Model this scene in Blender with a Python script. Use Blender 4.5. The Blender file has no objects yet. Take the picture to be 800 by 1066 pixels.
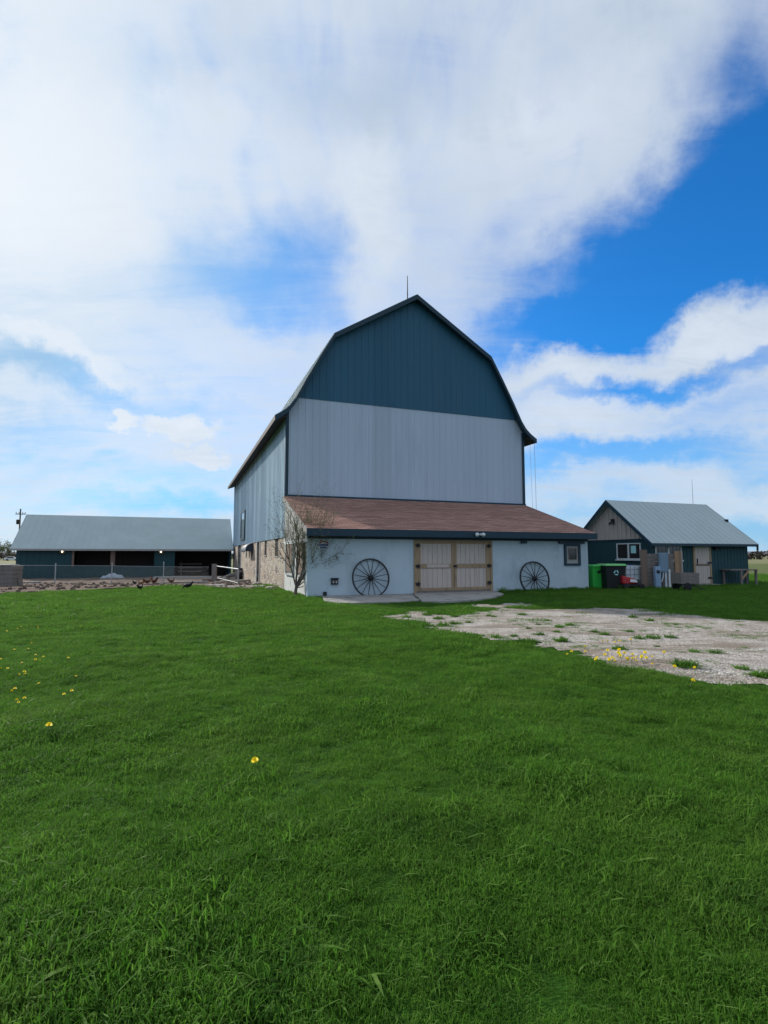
import bpy, math, random
import numpy as np
from mathutils import Vector
random.seed(7); RNG = np.random.default_rng(11)
scene = bpy.context.scene
COL = scene.collection
R = math.radians
# ------------------------------------------------------------------ camera
F_PX, CX, CY, HZ, EYE = 555.0, 400.0, 533.0, 578.0, 1.6
PITCH = math.atan((HZ - CY) / F_PX)
cam = bpy.data.cameras.new('camera'); camo = bpy.data.objects.new('camera', cam); COL.objects.link(camo)
camo.location = (0, 0, EYE); camo.rotation_euler = (math.pi / 2 + PITCH, 0, 0)
cam.sensor_fit = 'HORIZONTAL'; cam.sensor_width = 36; cam.lens = 36 * F_PX / 800
cam.clip_start = 0.05; cam.clip_end = 9000
scene.camera = camo
scene.render.resolution_x, scene.render.resolution_y = 768, 1024

def ray(px, py):
    cp, sp = math.cos(PITCH), math.sin(PITCH)
    a, b = (px - CX) / F_PX, (CY - py) / F_PX
    return np.array([a, cp - b * sp, sp + b * cp])

def sstep(t):
    t = np.clip(t, 0, 1); return t * t * (3 - 2 * t)

def gz(x, y):
    """height of the terrain"""
    x = np.asarray(x, float); y = np.asarray(y, float)
    drop = -0.35 * sstep((y - 26) / 14) * sstep((-3 - x) / 4)
    near = sstep((13 - y) / 4) * sstep((9 - x) / 6 + .3 * (y < 3))
    amp = near * .03
    w = np.sin(x * 1.7 + .6 * np.sin(y * .9)) * np.cos(y * 1.25 + x * .4) + .6 * np.sin(x * .8 - y * 1.9 + 1) + .5 * np.sin(x * 3.1 + y * 2.3)
    return drop + amp * w

def ground_pt(px, py):
    d = ray(px, py); z = 0.0
    for _ in range(6):
        t = (z - EYE) / d[2]; p = np.array([0, 0, EYE]) + d * t; z = float(gz(p[0], p[1]))
    return p

def depth_pt(px, py, Y):
    d = ray(px, py); return np.array([0, 0, EYE]) + d * (Y / d[1])

# ------------------------------------------------------------------ noise (numpy)
_T = RNG.random((256, 256))
def vnoise(x, y):
    xi, yi = np.floor(x).astype(int), np.floor(y).astype(int)
    fx, fy = sstep(x - xi), sstep(y - yi)
    g = lambda i, j: _T[i & 255, j & 255]
    return (g(xi, yi) * (1 - fx) + g(xi + 1, yi) * fx) * (1 - fy) + (g(xi, yi + 1) * (1 - fx) + g(xi + 1, yi + 1) * fx) * fy
def fbm(x, y, o=4):
    s, a, t = 0, .5, 0
    for k in range(o):
        s = s + a * vnoise(x * 2 ** k + 17 * k, y * 2 ** k + 31 * k); t += a; a *= .5
    return s / t

# ------------------------------------------------------------------ object helpers
def tag(o, label=None, cat=None, group=None, kind=None):
    if label: o['label'] = label
    if cat: o['category'] = cat
    if group: o['group'] = group
    if kind: o['kind'] = kind
    return o

def empty(name, loc=(0, 0, 0), rz=0.0, label=None, cat=None, group=None):
    o = bpy.data.objects.new(name, None); COL.objects.link(o)
    o.empty_display_size = .2
    o.location = [float(c) for c in loc]; o.rotation_euler = (0, 0, rz)
    return tag(o, label, cat, group)

def copy_tree(o, parent=None):
    c = o.copy(); COL.objects.link(c); c.parent = parent
    for ch in o.children: copy_tree(ch, c)
    return c

class MB:
    """collects shapes; build() links them as ONE mesh object"""
    def __init__(self, f=None): self.v, self.f, self.m, self.s, self.map = [], [], [], [], f
    def add(self, verts, faces, mi=0, smooth=False):
        b = len(self.v)
        if self.map: verts = [self.map(*p) for p in verts]
        self.v += [tuple(float(c) for c in p) for p in verts]
        self.f += [tuple(b + i for i in q) for q in faces]
        self.m += [mi] * len(faces); self.s += [smooth] * len(faces)
        return self
    def box(self, x0, x1, y0, y1, z0, z1, mi=0):
        return self.add([(x0, y0, z0), (x1, y0, z0), (x1, y1, z0), (x0, y1, z0), (x0, y0, z1), (x1, y0, z1), (x1, y1, z1), (x0, y1, z1)],
                        [(0, 3, 2, 1), (4, 5, 6, 7), (0, 1, 5, 4), (1, 2, 6, 5), (2, 3, 7, 6), (3, 0, 4, 7)], mi)
    def hexa(self, p, mi=0):
        return self.add(p, [(0, 3, 2, 1), (4, 5, 6, 7), (0, 1, 5, 4), (1, 2, 6, 5), (2, 3, 7, 6), (3, 0, 4, 7)], mi)
    def prism(self, pts, y0, y1, mi=0):          # outline in (x,z) extruded along y
        n = len(pts)
        vs = [(x, y0, z) for x, z in pts] + [(x, y1, z) for x, z in pts]
        fs = [tuple(range(n)), tuple(range(2 * n - 1, n - 1, -1))] + [(i, i + n, (i + 1) % n + n, (i + 1) % n) for i in range(n)]
        return self.add(vs, fs, mi)
    def strips(self, xs, lo, hi, y0, y1, mi=0):   # wall made of vertical strips
        n = len(xs); vs = []
        for x in xs: vs += [(x, y0, lo(x)), (x, y0, hi(x)), (x, y1, lo(x)), (x, y1, hi(x))]
        fs = []
        for i in range(n - 1):
            a, b = 4 * i, 4 * i + 4
            fs += [(a, b, b + 1, a + 1), (a + 2, a + 3, b + 3, b + 2), (a + 1, b + 1, b + 3, a + 3), (a, a + 2, b + 2, b)]
        fs += [(0, 1, 3, 2), (4 * n - 4, 4 * n - 2, 4 * n - 1, 4 * n - 3)]
        return self.add(vs, fs, mi)
    def tube(self, pts, rads, n=8, mi=0, caps=True, smooth=True):
        pts = [Vector([float(c) for c in p]) for p in pts]
        if not hasattr(rads, '__len__'): rads = [rads] * len(pts)
        vs, fs = [], []; prev = None
        for i, p in enumerate(pts):
            d = (pts[min(i + 1, len(pts) - 1)] - pts[max(i - 1, 0)])
            d = d.normalized() if d.length > 1e-9 else Vector((0, 0, 1))
            if prev is None:
                a = d.cross(Vector((0, 0, 1)));
                if a.length < .1: a = d.cross(Vector((1, 0, 0)))
            else: a = prev - d * prev.dot(d)
            a.normalize(); prev = a; b = d.cross(a)
            for k in range(n):
                t = 2 * math.pi * k / n
                vs.append(p + (a * math.cos(t) + b * math.sin(t)) * rads[i])
        for i in range(len(pts) - 1):
            for k in range(n): fs.append((i * n + k, i * n + (k + 1) % n, (i + 1) * n + (k + 1) % n, (i + 1) * n + k))
        self.add(vs, fs, mi, smooth)
        if caps:
            self.add(vs[:n][::-1], [tuple(range(n))], mi); self.add(vs[-n:], [tuple(range(n))], mi)
        return self
    def bar(self, p, q, w, h, mi=0, up=(0, 0, 1)):
        p, q = Vector([float(c) for c in p]), Vector([float(c) for c in q]); d = (q - p).normalized()
        a = d.cross(Vector(up))
        if a.length < 1e-3: a = d.cross(Vector((1, 0, 0)))
        a.normalize(); b = a.cross(d); a *= w / 2; b *= h / 2
        return self.hexa([p - a - b, p + a - b, q + a - b, q - a - b, p - a + b, p + a + b, q + a + b, q - a + b], mi)
    def lathe(self, prof, c=(0, 0, 0), axis='z', n=20, mi=0, smooth=True):
        vs, fs = [], []
        for r, h in prof:
            for k in range(n):
                t = 2 * math.pi * k / n; ca, sa = r * math.cos(t), r * math.sin(t)
                q = {'z': (ca, sa, h), 'y': (ca, h, sa), 'x': (h, ca, sa)}[axis]
                vs.append((c[0] + q[0], c[1] + q[1], c[2] + q[2]))
        for i in range(len(prof) - 1):
            for k in range(n): fs.append((i * n + k, i * n + (k + 1) % n, (i + 1) * n + (k + 1) % n, (i + 1) * n + k))
        return self.add(vs, fs, mi, smooth)
    def rings(self, rings, mi=0, smooth=True):     # loft of closed rings
        n = len(rings[0]); vs = [p for r in rings for p in r]; fs = []
        for i in range(len(rings) - 1):
            for k in range(n): fs.append((i * n + k, i * n + (k + 1) % n, (i + 1) * n + (k + 1) % n, (i + 1) * n + k))
        fs += [tuple(range(n))[::-1], tuple(range((len(rings) - 1) * n, len(rings) * n))]
        return self.add(vs, fs, mi, smooth)
    def mesh(self, name, mats):
        me = bpy.data.meshes.new(name); me.from_pydata(self.v, [], self.f)
        for m in (mats if isinstance(mats, (list, tuple)) else [mats]): me.materials.append(m)
        me.polygons.foreach_set('material_index', self.m); me.polygons.foreach_set('use_smooth', self.s)
        me.update(); return me
    def build(self, name, mats, parent=None, bevel=0, fix=True):
        me = self.mesh(name, mats)
        if fix:
            import bmesh
            bm = bmesh.new(); bm.from_mesh(me); bmesh.ops.recalc_face_normals(bm, faces=bm.faces); bm.to_mesh(me); bm.free()
        o = bpy.data.objects.new(name, me); COL.objects.link(o)
        if parent: o.parent = parent
        if bevel:
            b = o.modifiers.new('bevel', 'BEVEL'); b.width = bevel; b.segments = 2; b.limit_method = 'ANGLE'
        return o

# ------------------------------------------------------------------ materials
class NT:
    def __init__(self, tree): self.t = tree; self.n = tree.nodes; self.l = tree.links
    def new(self, typ, ins=None, **kw):
        nd = self.n.new(typ)
        for k, val in kw.items(): setattr(nd, k, val)
        for k, val in (ins or {}).items(): self.put(nd.inputs[k], val)
        return nd
    def put(self, sock, val):
        if isinstance(val, bpy.types.NodeSocket): self.l.new(val, sock)
        else:
            if hasattr(sock.default_value, '__len__') and hasattr(val, '__len__') and len(sock.default_value) == 4 and len(val) == 3: val = (*val, 1)
            sock.default_value = val
    def math(self, op, a, b=None, c=None, clamp=False):
        nd = self.n.new('ShaderNodeMath'); nd.operation = op; nd.use_clamp = clamp
        for i, q in enumerate((a, b, c)):
            if q is not None: self.put(nd.inputs[i], q)
        return nd.outputs[0]
    def mix(self, f, a, b, blend='MIX'):
        nd = self.n.new('ShaderNodeMix'); nd.data_type = 'RGBA'; nd.blend_type = blend
        self.put(nd.inputs[0], f); self.put(nd.inputs[6], a); self.put(nd.inputs[7], b); return nd.outputs[2]
    def noise(self, vec, scale, detail=4, rough=.55, dist=0):
        return self.new('ShaderNodeTexNoise', {'Vector': vec, 'Scale': scale, 'Detail': detail, 'Roughness': rough, 'Distortion': dist}).outputs[0]
    def ramp(self, f, a, b):
        return self.new('ShaderNodeMapRange', {0: f, 1: a, 2: b, 3: 0.0, 4: 1.0}, interpolation_type='SMOOTHSTEP').outputs[0]
    def mapping(self, vec, loc=(0, 0, 0), rot=(0, 0, 0), scale=(1, 1, 1), typ='POINT'):
        return self.new('ShaderNodeMapping', {'Vector': vec, 'Location': loc, 'Rotation': rot, 'Scale': scale}, vector_type=typ).outputs[0]

def new_mat(name):
    m = bpy.data.materials.new(name); m.use_nodes = True
    t = NT(m.node_tree); b = m.node_tree.nodes['Principled BSDF']
    tc = t.new('ShaderNodeTexCoord'); geo = t.new('ShaderNodeNewGeometry')
    return m, t, b, tc.outputs['Object'], geo.outputs['Position']

def mat(name, col, rough=.7, var=.18, scale=3.0, stretch=(1, 1, 1), stain=None, stain_amt=.0, stain_scale=(1, 1, 1), stain_cut=(.5, .7), bump=.0, bscale=40, metal=0, spec=.3, grain=.08, panel=None):
    """plain painted / wooden / metal surface with procedural unevenness, stains and bump"""
    m, t, b, oc, pos = new_mat(name)
    n1 = t.noise(t.mapping(oc, scale=stretch), scale, 5)
    n2 = t.noise(oc, scale * 14, 3)
    k = t.math('MULTIPLY_ADD', n1, 2 * var, 1 - var)
    k = t.math('ADD', k, t.math('MULTIPLY_ADD', n2, 2 * grain, -grain))
    if panel is not None:                         # every sheet of cladding has faded a little differently
        ax = t.new('ShaderNodeSeparateXYZ', {0: oc}).outputs[panel]
        wn = t.new('ShaderNodeTexWhiteNoise', {'W': t.math('FLOOR', t.math('DIVIDE', ax, 1.08))}, noise_dimensions='1D').outputs[0]
        k = t.math('MULTIPLY', k, t.math('MULTIPLY_ADD', wn, .13, .935))
    c = t.mix(1.0, (*col, 1), t.new('ShaderNodeCombineColor', {0: k, 1: k, 2: k}).outputs[0], 'MULTIPLY')
    if stain:
        s = t.ramp(t.noise(t.mapping(oc, loc=(3, 7, 1), scale=stain_scale), 1.0, 6, .62), *stain_cut)
        c = t.mix(t.math('MULTIPLY', s, stain_amt), c, (*stain, 1))
    t.put(b.inputs['Base Color'], c)
    t.put(b.inputs['Roughness'], t.math('MULTIPLY_ADD', n1, .25, rough - .12))
    b.inputs['Metallic'].default_value = metal; b.inputs['Specular IOR Level'].default_value = spec
    if bump:
        bp = t.new('ShaderNodeBump', {'Strength': bump, 'Distance': .02, 'Height': t.noise(t.mapping(oc, scale=stretch), bscale, 4)})
        t.put(b.inputs['Normal'], bp.outputs[0])
    return m

M = {}
M['green'] = mat('green_painted_steel', (.021, .098, .165), .55, .16, .7, (1, 1, .25), (.034, .105, .165), .6, (2.2, 2.2, .25), spec=.3, panel=0)
M['green_wood'] = mat('green_painted_boards', (.018, .062, .073), .7, .25, 2.0, (3, 3, .3), (.03, .06, .07), .4, (6, 6, .7), bump=.15)
M['trim'] = mat('dark_green_trim', (.013, .040, .062), .5, .2, 1.5)
M['eave'] = mat('dark_eave_board', (.045, .036, .034), .7, .25, 1.5, bump=.1)
M['grey'] = mat('grey_painted_steel', (.40, .475, .575), .5, .07, .8, (1, 1, .2), (.34, .405, .495), .5, (2.5, 2.5, .22), spec=.35, panel=0)
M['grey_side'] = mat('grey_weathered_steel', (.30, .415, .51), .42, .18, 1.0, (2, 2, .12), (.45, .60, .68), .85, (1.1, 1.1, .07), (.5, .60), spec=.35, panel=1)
M['roofmetal'] = mat('pale_roof_steel', (.36, .43, .43), .45, .12, .6, (1, 1, 1), (.42, .50, .50), .5, (.6, .6, .6), (.45, .7), spec=.4)
M['stucco'] = mat('white_painted_stucco', (.45, .54, .595), .85, .12, 1.2, (1, 1, 1), (.25, .34, .41), .6, (1.1, 1.1, .55), (.48, .72), bump=.35, bscale=30)
M['wood_frame'] = mat('brown_timber', (.33, .235, .145), .75, .25, 2.5, (4, 4, .6), (.13, .09, .06), .5, (5, 5, 1.2), bump=.2)
M['plank'] = mat('beige_planks', (.50, .425, .375), .75, .15, 2.0, (5, 5, .5), (.33, .28, .24), .5, (7, 7, .8), bump=.15)
M['greywood'] = mat('weathered_grey_wood', (.20, .175, .16), .85, .3, 2.0, (5, 5, .5), (.10, .085, .075), .6, (6, 6, .9), bump=.3)
M['oldwood'] = mat('weathered_brown_wood', (.19, .135, .105), .85, .3, 2.0, (6, 6, .5), (.09, .065, .055), .6, (5, 5, .7), bump=.3)
M['shadewood'] = mat('shade_darkened_boards', (.035, .028, .026), .9, .3, 2.0, (6, 6, .5), bump=.2)  # boards coloured near black to put the shed's inner shade into them
M['newwood'] = mat('orange_brown_wood', (.36, .22, .13), .75, .25, 2.0, (6, 6, .5), (.15, .10, .08), .6, (5, 5, .6), bump=.2)
M['dark'] = mat('dark_interior', (.012, .012, .014), .9, .3, 1.0)
M['blackmetal'] = mat('black_iron', (.015, .016, .02), .5, .3, 8, spec=.4)
M['whitepaint'] = mat('white_paint', (.62, .65, .66), .6, .08, 3)
M['concrete'] = mat('pale_concrete', (.31, .295, .275), .9, .25, 1.6, (1, 1, 1), (.13, .115, .10), .8, (2, 2, 2), (.5, .7), bump=.3, bscale=50)
M['galv'] = mat('galvanised_steel', (.36, .38, .40), .4, .15, 6, metal=.4)
M['wire'] = mat('dull_wire', (.20, .24, .25), .6, .1, 4)
M['binplast'] = mat('bright_green_plastic', (.035, .40, .06), .45, .08, 3)
M['lidplast'] = mat('pale_green_plastic', (.16, .50, .16), .45, .08, 3)
M['blackplast'] = mat('black_plastic', (.014, .016, .019), .5, .15, 3)
M['whiteplast'] = mat('translucent_white_plastic', (.55, .60, .64), .45, .12, 4)
M['red'] = mat('red_paint', (.38, .018, .025), .35, .12, 5)
M['boxblue'] = mat('grey_blue_enamel', (.17, .25, .33), .5, .12, 3)
M['boxpale'] = mat('pale_blue_enamel', (.25, .37, .52), .5, .12, 3)
M['signblue'] = mat('blue_print', (.02, .07, .28), .6, .08, 5)
M['paper'] = mat('pale_cyan_paper', (.38, .72, .72), .8, .05, 5)
M['rubber'] = mat('tyre_rubber', (.018, .018, .019), .85, .2, 8)
M['bark'] = mat('dark_bark', (.13, .11, .09), .9, .35, 12, (1, 1, .3), bump=.5, bscale=30)
M['hood'] = mat('dark_blue_sheet', (.035, .05, .075), .5, .2, 3)
M['yellow'] = mat('dandelion_yellow', (.86, .72, .015), .7, .15, 40)
M['stem'] = mat('pale_stem', (.16, .22, .07), .7, .2, 20)
M['chick_black'] = mat('black_feathers', (.014, .014, .016), .6, .4, 30)
M['chick_brown'] = mat('red_brown_feathers', (.10, .038, .022), .7, .4, 30)
M['chick_tan'] = mat('tan_feathers', (.26, .14, .07), .7, .35, 30)
M['comb'] = mat('red_comb', (.45, .03, .02), .5, .15, 40)
M['tarp'] = mat('pale_blue_tarp', (.36, .41, .46), .5, .2, 6, bump=.4)
M['ply'] = mat('pale_board', (.33, .32, .31), .8, .2, 4, bump=.2)

def glass_mat():
    m, t, b, oc, pos = new_mat('dark_window_glass')
    b.inputs['Base Color'].default_value = (.012, .016, .022, 1); b.inputs['Roughness'].default_value = .08
    b.inputs['Specular IOR Level'].default_value = .6
    bp = t.new('ShaderNodeBump', {'Strength': .05, 'Height': t.noise(oc, 2.5, 2)}); t.put(b.inputs['Normal'], bp.outputs[0])
    return m
M['glass'] = glass_mat()

def lamp_mat():
    m, t, b, oc, pos = new_mat('lit_bulb')
    b.inputs['Emission Color'].default_value = (1, .80, .55, 1); b.inputs['Emission Strength'].default_value = 6
    return m
M['bulb'] = lamp_mat()

def shingle_mat():
    m, t, b, oc, pos = new_mat('brown_shingles')
    br = t.new('ShaderNodeTexBrick', {'Vector': t.mapping(oc, loc=(0, .45, 0)), 'Color1': (.53, .30, .235, 1), 'Color2': (.36, .205, .16, 1), 'Mortar': (.17, .105, .09, 1), 'Scale': 1.0,
               'Mortar Size': .010, 'Mortar Smooth': .1, 'Bias': .0, 'Brick Width': .42, 'Row Height': 5.35 / 30})
    br.offset = .5
    n = t.noise(t.mapping(oc, scale=(.30, 3.4, 1)), 1.8, 5, .7); n2 = t.noise(oc, 60, 3)
    k = t.math('MULTIPLY_ADD', n, 1.6, .2); k = t.math('MULTIPLY', k, t.math('MULTIPLY_ADD', n2, .5, .75))
    c = t.mix(1.0, br.outputs[0], t.new('ShaderNodeCombineColor', {0: k, 1: k, 2: k}).outputs[0], 'MULTIPLY')
    t.put(b.inputs['Base Color'], c); b.inputs['Roughness'].default_value = .9; b.inputs['Specular IOR Level'].default_value = .15
    bp = t.new('ShaderNodeBump', {'Strength': .5, 'Distance': .02, 'Height': t.math('SUBTRACT', t.math('MULTIPLY', n2, .4), br.outputs[1])}); t.put(b.inputs['Normal'], bp.outputs[0])
    return m
M['shingle'] = shingle_mat()

def stone_mat():
    m, t, b, oc, pos = new_mat('field_stone')
    wv = t.mix(.12, oc, t.new('ShaderNodeTexNoise', {'Vector': oc, 'Scale': 3.0}).outputs[1])
    mp = t.mapping(wv, scale=(1.9, 1.9, 3.0))
    vo = t.new('ShaderNodeTexVoronoi', {'Vector': mp, 'Scale': 1.0}, feature='F1')
    ve = t.new('ShaderNodeTexVoronoi', {'Vector': mp, 'Scale': 1.0}, feature='DISTANCE_TO_EDGE')
    hs = t.new('ShaderNodeSeparateColor', {0: vo.outputs['Color']})
    c = t.mix(hs.outputs[0], (.36, .27, .19, 1), (.13, .10, .08, 1)); c = t.mix(t.math('MULTIPLY', t.ramp(hs.outputs[1], .45, .9), .7), c, (.44, .38, .30, 1))
    e = t.ramp(ve.outputs['Distance'], .03, .10)
    c = t.mix(e, (.40, .36, .31, 1), c)
    n = t.noise(oc, 9, 4); k = t.math('MULTIPLY_ADD', n, .7, .65)
    c = t.mix(1.0, c, t.new('ShaderNodeCombineColor', {0: k, 1: k, 2: k}).outputs[0], 'MULTIPLY')
    t.put(b.inputs['Base Color'], c); b.inputs['Roughness'].default_value = .9
    bp = t.new('ShaderNodeBump', {'Strength': .9, 'Distance': .06, 'Height': t.math('ADD', e, t.math('MULTIPLY', n, .35))}); t.put(b.inputs['Normal'], bp.outputs[0])
    return m
M['stone'] = stone_mat()

def peel_mat(name, white, under, cut):
    m, t, b, oc, pos = new_mat(name)
    n = t.noise(t.mapping(oc, scale=(5, 5, 1.6)), 1.3, 7, .68); n2 = t.noise(oc, 25, 3)
    f = t.ramp(n, *cut)
    k = t.math('MULTIPLY_ADD', n2, .5, .75); kc = t.new('ShaderNodeCombineColor', {0: k, 1: k, 2: k}).outputs[0]
    c = t.mix(1.0, t.mix(f, (*under, 1), (*white, 1)), kc, 'MULTIPLY')
    t.put(b.inputs['Base Color'], c); b.inputs['Roughness'].default_value = .9
    bp = t.new('ShaderNodeBump', {'Strength': .4, 'Distance': .02, 'Height': t.math('ADD', f, n2)}); t.put(b.inputs['Normal'], bp.outputs[0])
    return m
M['peel_boards'] = peel_mat('peeling_white_boards', (.48, .50, .49), (.15, .14, .12), (.42, .56))
M['peel_stucco'] = peel_mat('peeling_white_stucco', (.52, .53, .51), (.24, .215, .18), (.36, .46))

# ------------------------------------------------------------------ frames of the three buildings
TH = R(20.6)
U3 = np.array([math.cos(TH), math.sin(TH), 0]); V3 = np.array([-math.sin(TH), math.cos(TH), 0])
BARN0 = np.array([-2.92, 20.44, 0]); SHED0 = np.array([13.62, 27.2, 0]); OPEN0 = np.array([-30.09, 43.73, -.35])
def to_local(B, x, y):
    dx, dy = x - B[0], y - B[1]
    return dx * U3[0] + dy * U3[1], dx * V3[0] + dy * V3[1]
def barn_w(lx, ly, z=0): q = BARN0 + U3 * lx + V3 * ly; return (q[0], q[1], q[2] + z)
def shed_w(lx, ly, z=0): q = SHED0 + U3 * lx + V3 * ly; return (q[0], q[1], q[2] + z)

# ================================================================== BARN
W, D, LEN = 13.36, 4.9, 32.4
CXB = W / 2
HALF = [(0, 15.28), (4.45, 12.52), (5.2, 11.22), (5.85, 10.03), (6.35, 9.05), (6.62, 8.66), (6.9, 8.40), (7.28, 8.14)]
hx = [a for a, _ in HALF]; hz = [b for _, b in HALF]
def roof_z(x): return float(np.interp(abs(x - CXB), hx, hz))
barn = empty('gambrel_barn', BARN0, TH, 'tall gambrel barn with dark green gable, grey metal siding and a brown shingled lean-to', 'barn')
GL = 9.19
xs_all = sorted(set([0, W] + [CXB + s * a for a in hx if a < W / 2 for s in (-1, 1)] + list(np.arange(0.18, W, .36))))
def ribbed_front(zlo, zhi, y, xs, mi=0):
    w = MB(); lim = [x for x in xs]
    w.strips(lim, zlo, lambda x: max(zhi(x), zlo(x) + .001), y, y + .14)
    return w
def add_ribs(w, x0, x1, zlo, zhi, y, step=.36, wd=.05, dp=.012):
    x = x0
    while x < x1:
        a, b = zlo(x), zhi(x)
        if b - a > .05:
            w.add([(x - wd / 2, y, a), (x + wd / 2, y, a), (x + wd / 2, y, b), (x - wd / 2, y, b),
                   (x - wd / 4, y - dp, a), (x + wd / 4, y - dp, a), (x + wd / 4, y - dp, b), (x - wd / 4, y - dp, b)],
                  [(4, 5, 6, 7), (0, 4, 7, 3), (1, 2, 6, 5), (0, 1, 5, 4), (3, 7, 6, 2)])
        x += step
# grey lower siding of the gable end
w = ribbed_front(lambda x: 4.0, lambda x: min(GL, roof_z(x) - .1), D, xs_all)
add_ribs(w, .2, W, lambda x: 4.2, lambda x: min(GL, roof_z(x) - .12), D - .001)
w.build('siding', M['grey'], barn)['label'] = 'pale grey ribbed metal siding below the green gable'
# green gable, set 2.5 cm proud with a drip edge
half_g = float(np.interp(-GL, [-z for z in hz], hx))
xg = [x for x in xs_all if CXB - half_g < x < CXB + half_g]; xg = [CXB - half_g + .01] + xg + [CXB + half_g - .01]
w = ribbed_front(lambda x: GL, lambda x: roof_z(x) - .1, D - .03, xg)
add_ribs(w, xg[0] + .1, xg[-1], lambda x: GL + .01, lambda x: roof_z(x) - .12, D - .031)
w.build('gable_siding', M['green'], barn)['label'] = 'dark blue-green ribbed metal cladding of the upper gable'
# side walls in siding (left one is weathered), stone base
for nm, xw, sgn in (('side_siding', 0, 1), ('side_siding', W, -1)):
    w = MB(lambda a, b, c, xw=xw, sgn=sgn: (xw + sgn * b, a, c))
    w.strips(list(np.linspace(D, LEN, 12)), lambda a: 2.44, lambda a: 8.55, -.04, .1)
    y = D + .18
    while y < LEN:
        w.add([(y - .025, -.04, 2.44), (y + .025, -.04, 2.44), (y + .025, -.04, 8.5), (y - .025, -.04, 8.5),
               (y - .012, -.065, 2.44), (y + .012, -.065, 2.44), (y + .012, -.065, 8.5), (y - .012, -.065, 8.5)],
              [(4, 5, 6, 7), (0, 4, 7, 3), (1, 2, 6, 5), (0, 1, 5, 4)])
        y += .36
    w.build(nm, M['grey_side'], barn)
w = MB(); w.strips(xs_all, lambda x: -.5, lambda x: roof_z(x) - .1, LEN - .15, LEN); w.build('rear_wall', M['grey'], barn)
# roof: bent sheet with thickness, running the length of the barn
prof = [(CXB - a, z) for a, z in reversed(HALF)] + [(CXB + a, z) for a, z in HALF[1:]]
Y0, Y1 = D - .40, LEN + .35
w = MB(); n = len(prof); TK = .07
vs = []
for x, z in prof: vs += [(x, Y0, z), (x, Y1, z), (x, Y0, z - TK), (x, Y1, z - TK)]
fs = []
for i in range(n - 1):
    a, b = 4 * i, 4 * i + 4
    fs += [(a, b, b + 1, a + 1), (a + 2, a + 3, b + 3, b + 2), (a, a + 2, b + 2, b), (a + 1, b + 1, b + 3, a + 3)]
fs += [(0, 1, 3, 2), (4 * n - 4, 4 * n - 2, 4 * n - 1, 4 * n - 3)]
w.add(vs, fs)
y = Y0 + .1
while y < Y1:
    for (xa, za), (xb, zb) in zip(prof[:-1], prof[1:]): w.bar((xa, y, za + .01), (xb, y, zb + .01), .04, .035, up=(0, 1, 0))
    y += .45
roof = w.build('roof', M['roofmetal'], barn)
# rake boards on the gable end (dark green), eave boards (dark)
w = MB()
for (xa, za), (xb, zb) in zip(prof[:-1], prof[1:]):
    w.hexa([(xa, Y0 - .03, za - .27), (xb, Y0 - .03, zb - .27), (xb, Y0 + .015, zb - .27), (xa, Y0 + .015, za - .27),
            (xa, Y0 - .03, za - .012), (xb, Y0 - .03, zb - .012), (xb, Y0 + .015, zb - .012), (xa, Y0 + .015, za - .012)])
    w.hexa([(xa, Y0 + .02, za - .20), (xb, Y0 + .02, zb - .20), (xb, D - .1, zb - .20), (xa, D - .1, za - .20),
            (xa, Y0 + .02, za - .16), (xb, Y0 + .02, zb - .16), (xb, D - .1, zb - .16), (xa, D - .1, za - .16)])
w.build('rake_board', M['trim'], roof)
for s in (-1, 1):
    w = MB(); xe = CXB + s * 7.28
    w.box(min(xe, xe + s * .03), max(xe, xe + s * .03), Y0 - .03, Y1, 8.14 - .24, 8.14 - .002)
    xi = CXB + s * 6.74
    w.hexa([(xi, Y0 + .03, 8.13), (xe, Y0 + .03, 7.93), (xe, Y1, 7.93), (xi, Y1, 8.13), (xi, Y0 + .03, 8.17), (xe, Y0 + .03, 7.97), (xe, Y1, 7.97), (xi, Y1, 8.17)])
    w.build('eave_board', M['eave'], roof)
# corner trim and flashing between gable wall and lean-to
for xa, xb in ((-.05, .10), (W - .10, W + .05)):
    MB().box(xa, xb, D - .045, D + .10, 4.2, 8.45).build('corner_trim', M['trim'], barn)
MB().box(-.06, W + .06, D - .08, D + .01, 4.22, 4.46).build('skirt_board', M['trim'], barn)
# lightning rod and its cable
w = MB(); w.tube([(CXB, D + .9, 15.25), (CXB, D + .9, 16.0), (CXB, D + .9, 16.95)], [.035, .028, .018], 6); w.lathe([(.001, 15.9), (.04, 15.94), (.001, 15.98)], (CXB, D + .9, 0), 'z', 8)
w.build('lightning_rod', M['eave'], barn)
w = MB(); w.tube([(W + .62, Y0 + .2, 8.0), (W + .60, Y0 + .15, 6.0), (W + .58, Y0 + .1, 4.05)], .010, 5); w.tube([(W + .40, Y0 + .3, 8.0), (W + .36, Y0 + .2, 6.0), (W + .34, Y0 + .1, 4.1)], .007, 5)
w.build('ground_cable', M['galv'], barn)
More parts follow.
